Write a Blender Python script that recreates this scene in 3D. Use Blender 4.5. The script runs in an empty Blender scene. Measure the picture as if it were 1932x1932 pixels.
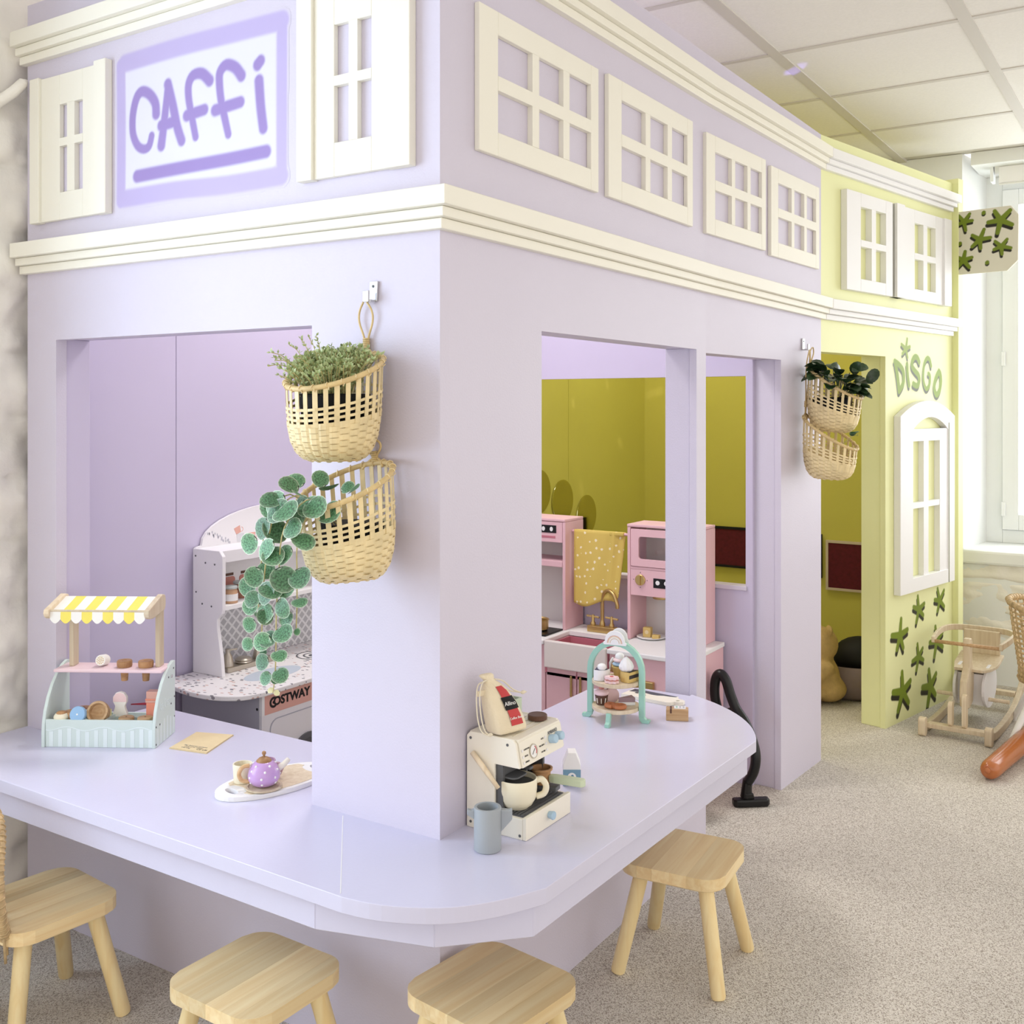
import bpy, bmesh, math, random
from mathutils import Vector, Matrix, noise
random.seed(7)
PI = math.pi
sc = bpy.context.scene
COL = sc.collection

# ------------------------------------------------------------------ camera
cam_d = bpy.data.cameras.new('camera'); cam = bpy.data.objects.new('camera', cam_d); COL.objects.link(cam)
cam.location = (-1.6111, -1.1996, 1.30)
cam.rotation_euler = (PI / 2, 0, math.radians(-57.244))
cam_d.sensor_width = 36.0; cam_d.lens = 36.0 * 1987 / 1932; cam_d.shift_y = -(966 - 767) / 1932
cam_d.clip_start = 0.05
sc.camera = cam

# ------------------------------------------------------------------ world and light
w = bpy.data.worlds.new('world'); sc.world = w; w.use_nodes = True
bg = w.node_tree.nodes['Background']; bg.inputs[0].default_value = (1.0, 0.945, 0.885, 1); bg.inputs[1].default_value = 1.05

def area(name, loc, rot, sx, sy, power, col=(1, 1, 1)):
    l = bpy.data.lights.new(name, 'AREA'); l.shape = 'RECTANGLE'; l.size = sx; l.size_y = sy; l.energy = power; l.color = col
    o = bpy.data.objects.new(name, l); COL.objects.link(o); o.location = loc; o.rotation_euler = rot
    return o
# daylight entering by the window in the stone wall on the left of the frame and by the window wall on the right
area('daylight_window_stone_wall', (-1.55, 1.62, 1.45), (math.radians(-90), 0, 0), 1.7, 1.7, 48, (0.60, 0.77, 1.0))
area('daylight_window_far_wall', (4.30, -1.35, 1.55), (0, math.radians(90), 0), 1.7, 1.9, 31, (0.86, 0.93, 1.0))
sc.view_settings.view_transform = 'Standard'; sc.view_settings.look = 'None'
sc.view_settings.exposure = 0.50; sc.view_settings.gamma = 1.0
sc.view_settings.use_curve_mapping = False

# ------------------------------------------------------------------ materials
def lin(c):
    return tuple((x / 255 / 12.92) if x / 255 <= .04045 else ((x / 255 + .055) / 1.055) ** 2.4 for x in c)
def M(name, rgb, rough=.55, metal=0., var=0., vscale=8., bump=0., bscale=60., spec=.4, stretch=None, coat=0.):
    m = bpy.data.materials.new(name); m.use_nodes = True
    nt = m.node_tree; p = nt.nodes['Principled BSDF']
    c = lin(rgb)
    p.inputs['Base Color'].default_value = (*c, 1); p.inputs['Roughness'].default_value = rough
    p.inputs['Metallic'].default_value = metal; p.inputs['Specular IOR Level'].default_value = spec
    if coat: p.inputs['Coat Weight'].default_value = coat; p.inputs['Coat Roughness'].default_value = .1
    tc = None
    if var or bump:
        tc = nt.nodes.new('ShaderNodeTexCoord'); mp = nt.nodes.new('ShaderNodeMapping')
        nt.links.new(tc.outputs['Object'], mp.inputs[0])
        if stretch: mp.inputs['Scale'].default_value = stretch
    if var:
        n = nt.nodes.new('ShaderNodeTexNoise'); n.inputs['Scale'].default_value = vscale; n.inputs['Detail'].default_value = 6
        nt.links.new(mp.outputs[0], n.inputs['Vector'])
        r = nt.nodes.new('ShaderNodeValToRGB'); r.color_ramp.elements[0].position = .3; r.color_ramp.elements[1].position = .7
        r.color_ramp.elements[0].color = (*[max(0, x * (1 - var)) for x in c], 1)
        r.color_ramp.elements[1].color = (*[min(1, x * (1 + var * .6)) for x in c], 1)
        nt.links.new(n.outputs['Fac'], r.inputs[0]); nt.links.new(r.outputs[0], p.inputs['Base Color'])
    if bump:
        n2 = nt.nodes.new('ShaderNodeTexNoise'); n2.inputs['Scale'].default_value = bscale; n2.inputs['Detail'].default_value = 3
        nt.links.new(mp.outputs[0], n2.inputs['Vector'])
        b = nt.nodes.new('ShaderNodeBump'); b.inputs['Strength'].default_value = bump; b.inputs['Distance'].default_value = .003
        nt.links.new(n2.outputs['Fac'], b.inputs['Height']); nt.links.new(b.outputs[0], p.inputs['Normal'])
    return m
def wood(name, a, b, axis=0, scale=1., rough=.45):
    """two-tone wood, fine fibres along the given axis"""
    m = bpy.data.materials.new(name); m.use_nodes = True
    nt = m.node_tree; p = nt.nodes['Principled BSDF']; p.inputs['Roughness'].default_value = rough
    p.inputs['Specular IOR Level'].default_value = .35
    tc = nt.nodes.new('ShaderNodeTexCoord'); mp = nt.nodes.new('ShaderNodeMapping')
    s = [60., 60., 60.]; s[axis] = 3.; mp.inputs['Scale'].default_value = [x * scale for x in s]
    nt.links.new(tc.outputs['Object'], mp.inputs[0])
    oi = nt.nodes.new('ShaderNodeObjectInfo'); ad = nt.nodes.new('ShaderNodeVectorMath'); ad.operation = 'ADD'
    cx = nt.nodes.new('ShaderNodeCombineXYZ'); ml = nt.nodes.new('ShaderNodeMath'); ml.operation = 'MULTIPLY'; ml.inputs[1].default_value = 40
    nt.links.new(oi.outputs['Random'], ml.inputs[0])
    for i in range(3): nt.links.new(ml.outputs[0], cx.inputs[i])
    nt.links.new(mp.outputs[0], ad.inputs[0]); nt.links.new(cx.outputs[0], ad.inputs[1])
    n = nt.nodes.new('ShaderNodeTexNoise'); n.inputs['Scale'].default_value = 1.; n.inputs['Detail'].default_value = 4; n.inputs['Distortion'].default_value = .6
    nt.links.new(ad.outputs[0], n.inputs['Vector'])
    r = nt.nodes.new('ShaderNodeValToRGB'); r.color_ramp.elements[0].position = .35; r.color_ramp.elements[1].position = .65
    r.color_ramp.elements[0].color = (*lin(b), 1); r.color_ramp.elements[1].color = (*lin(a), 1)
    nt.links.new(n.outputs['Fac'], r.inputs[0])
    hs = nt.nodes.new('ShaderNodeHueSaturation'); mr = nt.nodes.new('ShaderNodeMapRange')
    mr.inputs['To Min'].default_value = .74; mr.inputs['To Max'].default_value = 1.06
    nt.links.new(oi.outputs['Random'], mr.inputs['Value']); nt.links.new(mr.outputs[0], hs.inputs['Value'])
    nt.links.new(r.outputs[0], hs.inputs['Color']); nt.links.new(hs.outputs[0], p.inputs['Base Color'])
    return m

LAV = M('lavender_paint', (211, 205, 221), .5, var=.015, vscale=3, bump=.18, bscale=230)
LAV2 = M('lavender_counter_paint', (211, 209, 230), .22, var=.015, vscale=4, bump=.06, bscale=160, spec=.5)
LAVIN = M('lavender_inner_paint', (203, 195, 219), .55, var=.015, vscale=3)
CREAM = M('cream_trim_paint', (241, 238, 225), .5, var=.01, vscale=5)
WHITE = M('white_paint', (240, 239, 238), .5)
YEL = M('yellow_paint', (238, 240, 184), .5, var=.02, vscale=3)
YELIN = M('yellow_paint_bounce_tinted', (204, 197, 92), .55, var=.03, vscale=3)  # yellow house paint, deepened to carry the light bounced between inner walls
CEIL = M('ceiling_tile_white', (236, 233, 226), .9, var=.03, vscale=120, bump=.1, bscale=300)
TBAR = M('ceiling_grid_white', (208, 203, 194), .6)
STONE = M('whitewashed_stone', (243, 239, 229), .8, var=.05, vscale=9, bump=.6, bscale=45)
PLASTER = M('white_plaster', (238, 240, 238), .7, bump=.2, bscale=30)
UPVC = M('white_window_frame', (236, 238, 237), .35)
GREEN = M('green_spray_paint', (134, 148, 40), .6, var=.05, vscale=20)
LIME = M('lime_spray_paint', (194, 208, 92), .6, var=.08, vscale=20)
SHADOWP = M('black_spray_paint', (38, 36, 26), .7)
SHADOWG = M('grey_spray_paint', (132, 134, 98), .7)
PANEL_PALE = M('pale_sign_paint', (228, 226, 242), .5)
PINEA = wood('pine', (251, 229, 182), (241, 211, 158), 0, 1.)
PINEZ = wood('pine_upright', (250, 230, 180), (243, 216, 160), 2, 1.)
BEECH = wood('beech', (222, 186, 142), (200, 160, 114), 0, 2.)
MAPLE = wood('pale_birch', (238, 222, 194), (224, 204, 172), 2, 1.2)
CORK = wood('brown_toy_wood', (196, 152, 108), (176, 132, 90), 0, 2.)
BAMBOO = M('bamboo_strip', (236, 216, 168), .5, var=.14, vscale=30, spec=.4)
BAMBOO2 = M('bamboo_rim', (222, 196, 142), .5, var=.16, vscale=40)
MINT = M('mint_paint', (212, 226, 222), .5)
STRIPEW = M('stripe_white_print', (226, 238, 238), .5)
SAGE = M('sage_paint', (160, 206, 188), .45)
PINKP = M('pink_paint', (231, 189, 195), .45)
PINKL = M('light_pink_paint', (240, 214, 220), .45)
PINKD = M('sink_pink', (196, 118, 132), .45)
GREYL = M('light_grey_paint', (235, 233, 235), .45)
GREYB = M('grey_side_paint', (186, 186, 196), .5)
DARKG = M('dark_grey_paint', (92, 93, 96), .5)
BLACK = M('black_plastic', (14, 14, 15), .35)
BLACKM = M('black_matte', (10, 9, 9), .7)
GOLD = M('brushed_gold', (200, 172, 112), .35, metal=.85)
SILVER = M('brushed_silver', (190, 182, 168), .35, metal=.85)
CHROME = M('chrome', (205, 205, 205), .25, metal=.9)
CREAMT = M('cream_toy_paint', (240, 234, 219), .42)
IVORY = M('ivory_paint', (240, 232, 206), .4)
BLUET = M('blue_toy_paint', (172, 200, 220), .4)
BLUEM = M('blue_grey_mug', (160, 166, 171), .45)
LILAC = M('lilac_gloss', (196, 158, 210), .25, coat=.3)
BROWN = M('chocolate_brown', (92, 62, 48), .45)
BROWN2 = M('caramel_brown', (182, 112, 70), .5)
RED = M('red_print', (196, 62, 64), .55)
CANVAS = M('canvas_cloth', (234, 220, 192), .85, var=.04, vscale=30, bump=.5, bscale=300)
CORD = M('cotton_cord', (232, 222, 200), .85, bump=.5, bscale=400)
TOWEL = M('mustard_cloth', (214, 190, 98), .85, var=.04, vscale=30)
PAPER = M('kraft_paper', (226, 206, 164), .8, var=.03, vscale=40)
MAROON = M('maroon_felt', (92, 22, 34), .85, var=.2, vscale=60)
PLUSH = M('tan_plush', (198, 168, 110), .95, var=.12, vscale=40, bump=.8, bscale=180)
GREYF = M('grey_fabric', (142, 126, 124), .9, var=.06, vscale=30)
ORANGE = M('orange_brown_vinyl', (178, 104, 56), .18, spec=.6)
PEACH = M('peach_print', (222, 170, 156), .5)
TERRA = M('terracotta_print', (196, 132, 120), .5)
YSTRIPE = M('yellow_stripe_cloth', (246, 230, 112), .8)
WSTRIPE = M('white_stripe_cloth', (246, 244, 238), .8)
SKIN_PINK = M('icing_pink', (240, 210, 210), .4)
CORAL = M('coral_paint', (238, 152, 128), .5)
DKBLUE = M('navy_filling', (70, 66, 100), .5)
CHOC = M('dark_chocolate', (52, 42, 42), .5)
CARAM = M('cake_yellow', (214, 184, 112), .5)
MIRROR = M('mirror_glass', (205, 200, 150), .04, metal=1.)
RATTAN = M('rattan', (206, 178, 134), .6, var=.3, vscale=60)
STEMG = M('plant_stem', (196, 184, 130), .6)

def leafmat(name, center, edge, var=.25, rough=.5, ns=300):
    m = bpy.data.materials.new(name); m.use_nodes = True
    nt = m.node_tree; p = nt.nodes['Principled BSDF']; p.inputs['Roughness'].default_value = rough
    p.inputs['Subsurface Weight'].default_value = 0
    at = nt.nodes.new('ShaderNodeAttribute'); at.attribute_name = 'edge'
    tc = nt.nodes.new('ShaderNodeTexCoord'); n = nt.nodes.new('ShaderNodeTexNoise'); n.inputs['Scale'].default_value = ns
    nt.links.new(tc.outputs['Object'], n.inputs['Vector'])
    r1 = nt.nodes.new('ShaderNodeValToRGB'); r1.color_ramp.elements[0].position = .35; r1.color_ramp.elements[1].position = .75
    c = lin(center); r1.color_ramp.elements[0].color = (*[x * (1 - var) for x in c], 1); r1.color_ramp.elements[1].color = (*[min(1, x * (1 + var * 1.6)) for x in c], 1)
    nt.links.new(n.outputs['Fac'], r1.inputs[0])
    mx = nt.nodes.new('ShaderNodeMix'); mx.data_type = 'RGBA'
    nt.links.new(at.outputs['Fac'], mx.inputs['Factor']); nt.links.new(r1.outputs[0], mx.inputs['A']); mx.inputs['B'].default_value = (*lin(edge), 1)
    oi = nt.nodes.new('ShaderNodeObjectInfo'); hs = nt.nodes.new('ShaderNodeHueSaturation'); mr = nt.nodes.new('ShaderNodeMapRange')
    mr.inputs['To Min'].default_value = .75; mr.inputs['To Max'].default_value = 1.3
    nt.links.new(oi.outputs['Random'], mr.inputs['Value']); nt.links.new(mr.outputs[0], hs.inputs['Value'])
    nt.links.new(mx.outputs['Result'], hs.inputs['Color']); nt.links.new(hs.outputs[0], p.inputs['Base Color'])
    return m
LEAF_PALE = leafmat('variegated_leaf', (84, 128, 92), (226, 240, 218), .5, .5, 13)
LEAF_DARK = leafmat('dark_glossy_leaf', (44, 66, 40), (70, 96, 56), .3, .3, 6)
LEAF_FINE = leafmat('fine_leaf', (150, 176, 104), (220, 230, 178), .3)

def carpet():
    m = bpy.data.materials.new('speckled_carpet'); m.use_nodes = True
    nt = m.node_tree; p = nt.nodes['Principled BSDF']; p.inputs['Roughness'].default_value = .95; p.inputs['Specular IOR Level'].default_value = .1
    tc = nt.nodes.new('ShaderNodeTexCoord'); v = nt.nodes.new('ShaderNodeTexVoronoi'); v.inputs['Scale'].default_value = 390
    nt.links.new(tc.outputs['Object'], v.inputs['Vector'])
    sep = nt.nodes.new('ShaderNodeSeparateColor'); nt.links.new(v.outputs['Color'], sep.inputs[0])
    r = nt.nodes.new('ShaderNodeValToRGB'); e = r.color_ramp.elements
    e[0].position = 0; e[0].color = (*lin((158, 148, 136)), 1); e[1].position = 1; e[1].color = (*lin((230, 225, 216)), 1)
    for pos, c in ((.22, (180, 171, 160)), (.34, (206, 199, 188)), (.75, (219, 213, 203))):
        k = e.new(pos); k.color = (*lin(c), 1)
    nt.links.new(sep.outputs[0], r.inputs[0])
    n = nt.nodes.new('ShaderNodeTexNoise'); n.inputs['Scale'].default_value = 5; nt.links.new(tc.outputs['Object'], n.inputs['Vector'])
    mr = nt.nodes.new('ShaderNodeMapRange'); mr.inputs['To Min'].default_value = .92; mr.inputs['To Max'].default_value = 1.06; nt.links.new(n.outputs['Fac'], mr.inputs['Value'])
    hs = nt.nodes.new('ShaderNodeHueSaturation'); nt.links.new(mr.outputs[0], hs.inputs['Value']); nt.links.new(r.outputs[0], hs.inputs['Color'])
    nt.links.new(hs.outputs[0], p.inputs['Base Color'])
    b = nt.nodes.new('ShaderNodeBump'); b.inputs['Strength'].default_value = .5; b.inputs['Distance'].default_value = .004
    nt.links.new(v.outputs['Distance'], b.inputs['Height']); nt.links.new(b.outputs[0], p.inputs['Normal'])
    return m
CARPET = carpet()

def paintmat(name):
    """spray paint whose colour is stored per point (attribute paint)"""
    m = bpy.data.materials.new(name); m.use_nodes = True
    nt = m.node_tree; q = nt.nodes['Principled BSDF']; q.inputs['Roughness'].default_value = .5; q.inputs['Specular IOR Level'].default_value = .4
    at = nt.nodes.new('ShaderNodeAttribute'); at.attribute_name = 'paint'
    nt.links.new(at.outputs['Color'], q.inputs['Base Color']); return m
SPRAY = paintmat('spray_paint')
C_LAV = (211, 205, 221); C_YEL = (238, 240, 184)

def glassmat():
    m = bpy.data.materials.new('window_glass'); m.use_nodes = True
    nt = m.node_tree; nt.nodes.remove(nt.nodes['Principled BSDF']); out = nt.nodes['Material Output']
    t = nt.nodes.new('ShaderNodeBsdfTransparent'); g = nt.nodes.new('ShaderNodeBsdfGlossy'); g.inputs['Roughness'].default_value = .02
    mx = nt.nodes.new('ShaderNodeMixShader'); mx.inputs[0].default_value = .06
    nt.links.new(t.outputs[0], mx.inputs[1]); nt.links.new(g.outputs[0], mx.inputs[2]); nt.links.new(mx.outputs[0], out.inputs[0])
    return m
GLASS = glassmat()

# ------------------------------------------------------------------ mesh helpers
class MB:
    def __init__(s): s.v = []; s.f = []; s.M = None; s.attr = []
    def add(s, vs, fs, at=None):
        o = len(s.v)
        for p in vs:
            p = Vector(p)
            s.v.append(tuple(s.M @ p) if s.M else tuple(p))
        s.attr += at if at else [0.] * len(vs)
        s.f += [tuple(i + o for i in f) for f in fs]
        return s
    def box(s, x0, x1, y0, y1, z0, z1):
        return s.add([(x0, y0, z0), (x1, y0, z0), (x1, y1, z0), (x0, y1, z0), (x0, y0, z1), (x1, y0, z1), (x1, y1, z1), (x0, y1, z1)],
                     [(0, 3, 2, 1), (4, 5, 6, 7), (0, 1, 5, 4), (1, 2, 6, 5), (2, 3, 7, 6), (3, 0, 4, 7)])
    def prism(s, poly, ax, lo, hi):
        def pt(a, b, c): return {'x': (c, a, b), 'y': (a, c, b), 'z': (a, b, c)}[ax]
        n = len(poly)
        return s.add([pt(a, b, lo) for a, b in poly] + [pt(a, b, hi) for a, b in poly],
                     [tuple(range(n))[::-1], tuple(range(n, 2 * n))] + [(i, (i + 1) % n, n + (i + 1) % n, n + i) for i in range(n)])
    def ring(s, outer, inner, ax, lo, hi):
        def pt(a, b, c): return {'x': (c, a, b), 'y': (a, c, b), 'z': (a, b, c)}[ax]
        n = len(outer); vs = [pt(a, b, c) for c in (lo, hi) for P_ in (outer, inner) for a, b in P_]; fs = []
        for i in range(n):
            j = (i + 1) % n
            fs += [(i, j, n + j, n + i), (2 * n + i, 3 * n + i, 3 * n + j, 2 * n + j), (i, 2 * n + i, 2 * n + j, j), (n + i, n + j, 3 * n + j, 3 * n + i)]
        return s.add(vs, fs)
    def tube(s, pts, r, n=8, closed=False):
        pts = [Vector(p) for p in pts]; k = len(pts); rs = r if isinstance(r, (list, tuple)) else [r] * k
        vs = []; prev = None
        for i, p in enumerate(pts):
            t = (pts[(i + 1) % k] - pts[i - 1]) if closed else (pts[min(i + 1, k - 1)] - pts[max(i - 1, 0)])
            t.normalize()
            if prev is None:
                u = t.cross(Vector((0, 0, 1)))
                if u.length < .1: u = t.cross(Vector((1, 0, 0)))
            else: u = prev - t * prev.dot(t)
            u.normalize(); prev = u; q = t.cross(u)
            vs += [p + (u * math.cos(2 * PI * a / n) + q * math.sin(2 * PI * a / n)) * rs[i] for a in range(n)]
        fs = []
        for i in range(k if closed else k - 1):
            a0 = i * n; b0 = ((i + 1) % k) * n
            fs += [(a0 + a, a0 + (a + 1) % n, b0 + (a + 1) % n, b0 + a) for a in range(n)]
        if not closed: fs += [tuple(range(n))[::-1], tuple(range((k - 1) * n, k * n))]
        return s.add(vs, fs)
    def strip(s, pts, nrm, wv, w, th):
        """flat strip: centre points, normals and width vectors"""
        vs = []; k = len(pts)
        for p, n_, q in zip(pts, nrm, wv):
            p = Vector(p); n_ = Vector(n_); q = Vector(q)
            vs += [p - q * w / 2 - n_ * th / 2, p + q * w / 2 - n_ * th / 2, p + q * w / 2 + n_ * th / 2, p - q * w / 2 + n_ * th / 2]
        fs = [(0, 1, 2, 3)[::-1], tuple(range(4 * k - 4, 4 * k))]
        for i in range(k - 1):
            a = 4 * i; fs += [(a + j, a + (j + 1) % 4, a + 4 + (j + 1) % 4, a + 4 + j) for j in range(4)]
        return s.add(vs, fs)
    def lathe(s, prof, n=24, c=(0, 0, 0), sx=1., sy=1.):
        vs = []; fs = []; k = len(prof)
        for r, z in prof: vs += [(c[0] + sx * r * math.cos(2 * PI * a / n), c[1] + sy * r * math.sin(2 * PI * a / n), c[2] + z) for a in range(n)]
        for i in range(k - 1): fs += [(i * n + a, i * n + (a + 1) % n, (i + 1) * n + (a + 1) % n, (i + 1) * n + a) for a in range(n)]
        fs += [tuple(range(n))[::-1], tuple(range((k - 1) * n, k * n))]
        return s.add(vs, fs)
    def ell(s, c, r, nu=16, nv=10):
        pr = [(math.sin(PI * (i + .001) / nv) if 0 < i < nv else .02, -math.cos(PI * i / nv)) for i in range(nv + 1)]
        vs = []; fs = []
        for a, z in pr: vs += [(c[0] + r[0] * a * math.cos(2 * PI * k / nu), c[1] + r[1] * a * math.sin(2 * PI * k / nu), c[2] + r[2] * z) for k in range(nu)]
        for i in range(nv): fs += [(i * nu + k, i * nu + (k + 1) % nu, (i + 1) * nu + (k + 1) % nu, (i + 1) * nu + k) for k in range(nu)]
        fs += [tuple(range(nu))[::-1], tuple(range(nv * nu, nv * nu + nu))]
        return s.add(vs, fs)
    def loft(s, rings):
        n = len(rings[0]); vs = [p for r in rings for p in r]; fs = []
        for i in range(len(rings) - 1): fs += [(i * n + a, i * n + (a + 1) % n, (i + 1) * n + (a + 1) % n, (i + 1) * n + a) for a in range(n)]
        fs += [tuple(range(n))[::-1], tuple(range((len(rings) - 1) * n, len(rings) * n))]
        return s.add(vs, fs)
    def mesh(s, name, mat, smooth=False, attr=None, recalc=True):
        me = bpy.data.meshes.new(name); me.from_pydata(s.v, [], s.f)
        if recalc:
            bm = bmesh.new(); bm.from_mesh(me); bmesh.ops.recalc_face_normals(bm, faces=bm.faces); bm.to_mesh(me); bm.free()
        me.materials.append(mat)
        if smooth:
            for p in me.polygons: p.use_smooth = True
        if attr:
            a = me.attributes.new(attr, 'FLOAT', 'POINT'); a.data.foreach_set('value', s.attr)
        return me
    def build(s, name, mat, parent=None, smooth=False, bevel=0., seg=2, attr=None, sub=0, recalc=True):
        o = bpy.data.objects.new(name, s.mesh(name, mat, smooth, attr, recalc)); COL.objects.link(o)
        if parent: o.parent = parent
        if bevel:
            b = o.modifiers.new('bevel', 'BEVEL'); b.width = bevel; b.segments = seg; b.limit_method = 'ANGLE'; b.angle_limit = math.radians(40)
            if not smooth: b.harden_normals = False
        if sub:
            q = o.modifiers.new('sub', 'SUBSURF'); q.levels = sub; q.render_levels = sub
        return o

def smooth_by_angle(o, ang=40):
    me = o.data
    for p in me.polygons: p.use_smooth = True
    me.set_sharp_from_angle(angle=math.radians(ang))
    return o
def tag(o, label, cat, group=None, kind=None):
    if label: o['label'] = label
    if cat: o['category'] = cat
    if group: o['group'] = group
    if kind: o['kind'] = kind
    return o
def thing(name, label, cat, loc=(0, 0, 0), rotz=0., group=None, parent=None):
    o = bpy.data.objects.new(name, None); COL.objects.link(o); o.location = loc; o.rotation_euler = (0, 0, rotz)
    o.empty_display_size = .05
    return tag(o, label, cat, group)
def struct(o): o['kind'] = 'structure'; return o
def copyobj(o, parent=None):
    c = o.copy(); COL.objects.link(c); c.parent = parent; return c
def copytree(o, parent=None):
    c = copyobj(o, parent)
    for ch in list(o.children): copytree(ch, c)
    return c
def rr(x0, x1, y0, y1, r, n=5):
    """rounded rectangle outline"""
    p = []
    for cx, cy, a0 in ((x1 - r, y1 - r, 0), (x0 + r, y1 - r, 90), (x0 + r, y0 + r, 180), (x1 - r, y0 + r, 270)):
        p += [(cx + r * math.cos(math.radians(a0 + 90 * i / n)), cy + r * math.sin(math.radians(a0 + 90 * i / n))) for i in range(n + 1)]
    return p
def circ(cx, cy, r, n=24, ry=None):
    return [(cx + r * math.cos(2 * PI * i / n), cy + (ry or r) * math.sin(2 * PI * i / n)) for i in range(n)]
def text_mesh(body, size, mat, name, parent, mtx, ext=.0004, align='CENTER', xs=1., bold=0.):
    cu = bpy.data.curves.new('t', 'FONT'); cu.body = body; cu.size = size; cu.extrude = ext; cu.align_x = align; cu.align_y = 'CENTER'; cu.resolution_u = 3; cu.offset = bold
    o = bpy.data.objects.new('t', cu); COL.objects.link(o)
    bpy.context.view_layer.update()
    dg = bpy.context.evaluated_depsgraph_get(); me = bpy.data.meshes.new_from_object(o.evaluated_get(dg))
    bpy.data.objects.remove(o); bpy.data.curves.remove(cu)
    me.transform(mtx @ Matrix.Diagonal((xs, 1, 1, 1))); me.materials.clear(); me.materials.append(mat)
    ob = bpy.data.objects.new(name, me); COL.objects.link(ob); ob.parent = parent
    return ob
RX90 = Matrix.Rotation(PI / 2, 4, 'X')
def T(x, y, z): return Matrix.Translation((x, y, z))
def spline(pts, k=6):
    """Catmull-Rom through 2D/3D points"""
    out = []; n = len(pts)
    P_ = [Vector(p) for p in pts]
    for i in range(n - 1):
        a, b, c, d = P_[max(i - 1, 0)], P_[i], P_[i + 1], P_[min(i + 2, n - 1)]
        for j in range(k):
            t = j / k
            out.append(.5 * ((2 * b) + (c - a) * t + (2 * a - 5 * b + 4 * c - d) * t * t + (3 * b - a - 3 * c + d) * t ** 3))
    out.append(P_[-1]); return out
import numpy as np
def paint_field(root, layers, base, names, step=.003, off=.0004, pad=.004):
    """flat spray painting in the (s, z) plane of a wall: layers = [(strokes, rgb, soft)], stroke = (points, width0, width1)"""
    al = [(x, y, max(a, b) / 2) for L_, _, _ in layers for p, a, b in L_ for x, y in p]
    x0 = min(q[0] - q[2] for q in al) - pad; x1 = max(q[0] + q[2] for q in al) + pad; z0 = min(q[1] - q[2] for q in al) - pad; z1 = max(q[1] + q[2] for q in al) + pad
    nx = int((x1 - x0) / step) + 2; nz = int((z1 - z0) / step) + 2
    X, Z = np.meshgrid(x0 + step * np.arange(nx), z0 + step * np.arange(nz)); colr = np.ones((nz, nx, 3)) * np.array(lin(base)); top = -np.ones((nz, nx), int)
    for li, (L_, rgb, soft) in enumerate(layers):
        cov = np.zeros((nz, nx))
        for pts, w0, w1 in L_:
            n = len(pts)
            for i in range(n - 1):
                a = np.array(pts[i]); b = np.array(pts[i + 1]); d = b - a; l2 = max(1e-12, d @ d)
                t = np.clip(((X - a[0]) * d[0] + (Z - a[1]) * d[1]) / l2, 0, 1); wd = (w0 + (w1 - w0) * (i + t) / max(1, n - 1)) / 2
                dist = np.hypot(X - a[0] - t * d[0], Z - a[1] - t * d[1]); cov = np.maximum(cov, np.clip((wd - dist) / (wd * soft), 0, 1))
        cov = cov * cov * (3 - 2 * cov); colr = colr * (1 - cov[..., None]) + np.array(lin(rgb)) * cov[..., None]; top[cov > .01] = li
    q = np.maximum(np.maximum(top[:-1, :-1], top[1:, :-1]), np.maximum(top[:-1, 1:], top[1:, 1:]))
    for k, nm in enumerate(names):
        js, is_ = np.nonzero(q == k)
        if len(js) == 0: continue
        quads = np.stack([js * nx + is_, js * nx + is_ + 1, (js + 1) * nx + is_ + 1, (js + 1) * nx + is_], 1); u, inv = np.unique(quads, return_inverse=True); inv = inv.reshape(-1, 4)
        vs = [(float(X.flat[i]), -off, float(Z.flat[i])) for i in u]; me = bpy.data.meshes.new(nm); me.from_pydata(vs, [], [tuple(int(a) for a in r) for r in inv]); me.materials.append(SPRAY)
        at = me.attributes.new('paint', 'FLOAT_COLOR', 'POINT'); cc = np.ones((len(u), 4)); cc[:, :3] = colr.reshape(-1, 3)[u]; at.data.foreach_set('color', cc.ravel())
        o = bpy.data.objects.new(nm, me); COL.objects.link(o); o.parent = root
def sp2(pts, k=4): return [(q.x, q.y) for q in spline(pts, k)]
# ------------------------------------------------------------------ room shell
struct(MB().box(-4.2, 4.4, -4.5, 1.6, -.05, 0).build('floor', CARPET))

CH = 2.49
ceiling = struct(MB().box(-3.6, 3.78, -3.4, 1.7, CH + .012, CH + .06).build('ceiling', TBAR))
tile_me = None
XG = [1.87 + .6 * k for k in range(-9, 4)]; YG = [-.02 + .6 * k for k in range(-5, 3)]
for i in range(len(XG) - 1):
    for j in range(len(YG) - 1):
        x0, y0 = XG[i], YG[j]
        if tile_me is None:
            tile_me = MB().box(.012, .588, .020, .580, .004, .012).mesh('tile', CEIL)
        o = bpy.data.objects.new('tile', tile_me); COL.objects.link(o); o.parent = ceiling; o.location = (x0, y0, CH)
for y in YG:
    MB().box(XG[0], 3.76, y - .020, y + .020, CH, CH + .012).build('grid_bar', TBAR, ceiling)
for x in XG[1:-1]:
    MB().box(x - .012, x + .012, YG[0], 1.34, CH + .0008, CH + .012).build('cross_bar', TBAR, ceiling)

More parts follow.
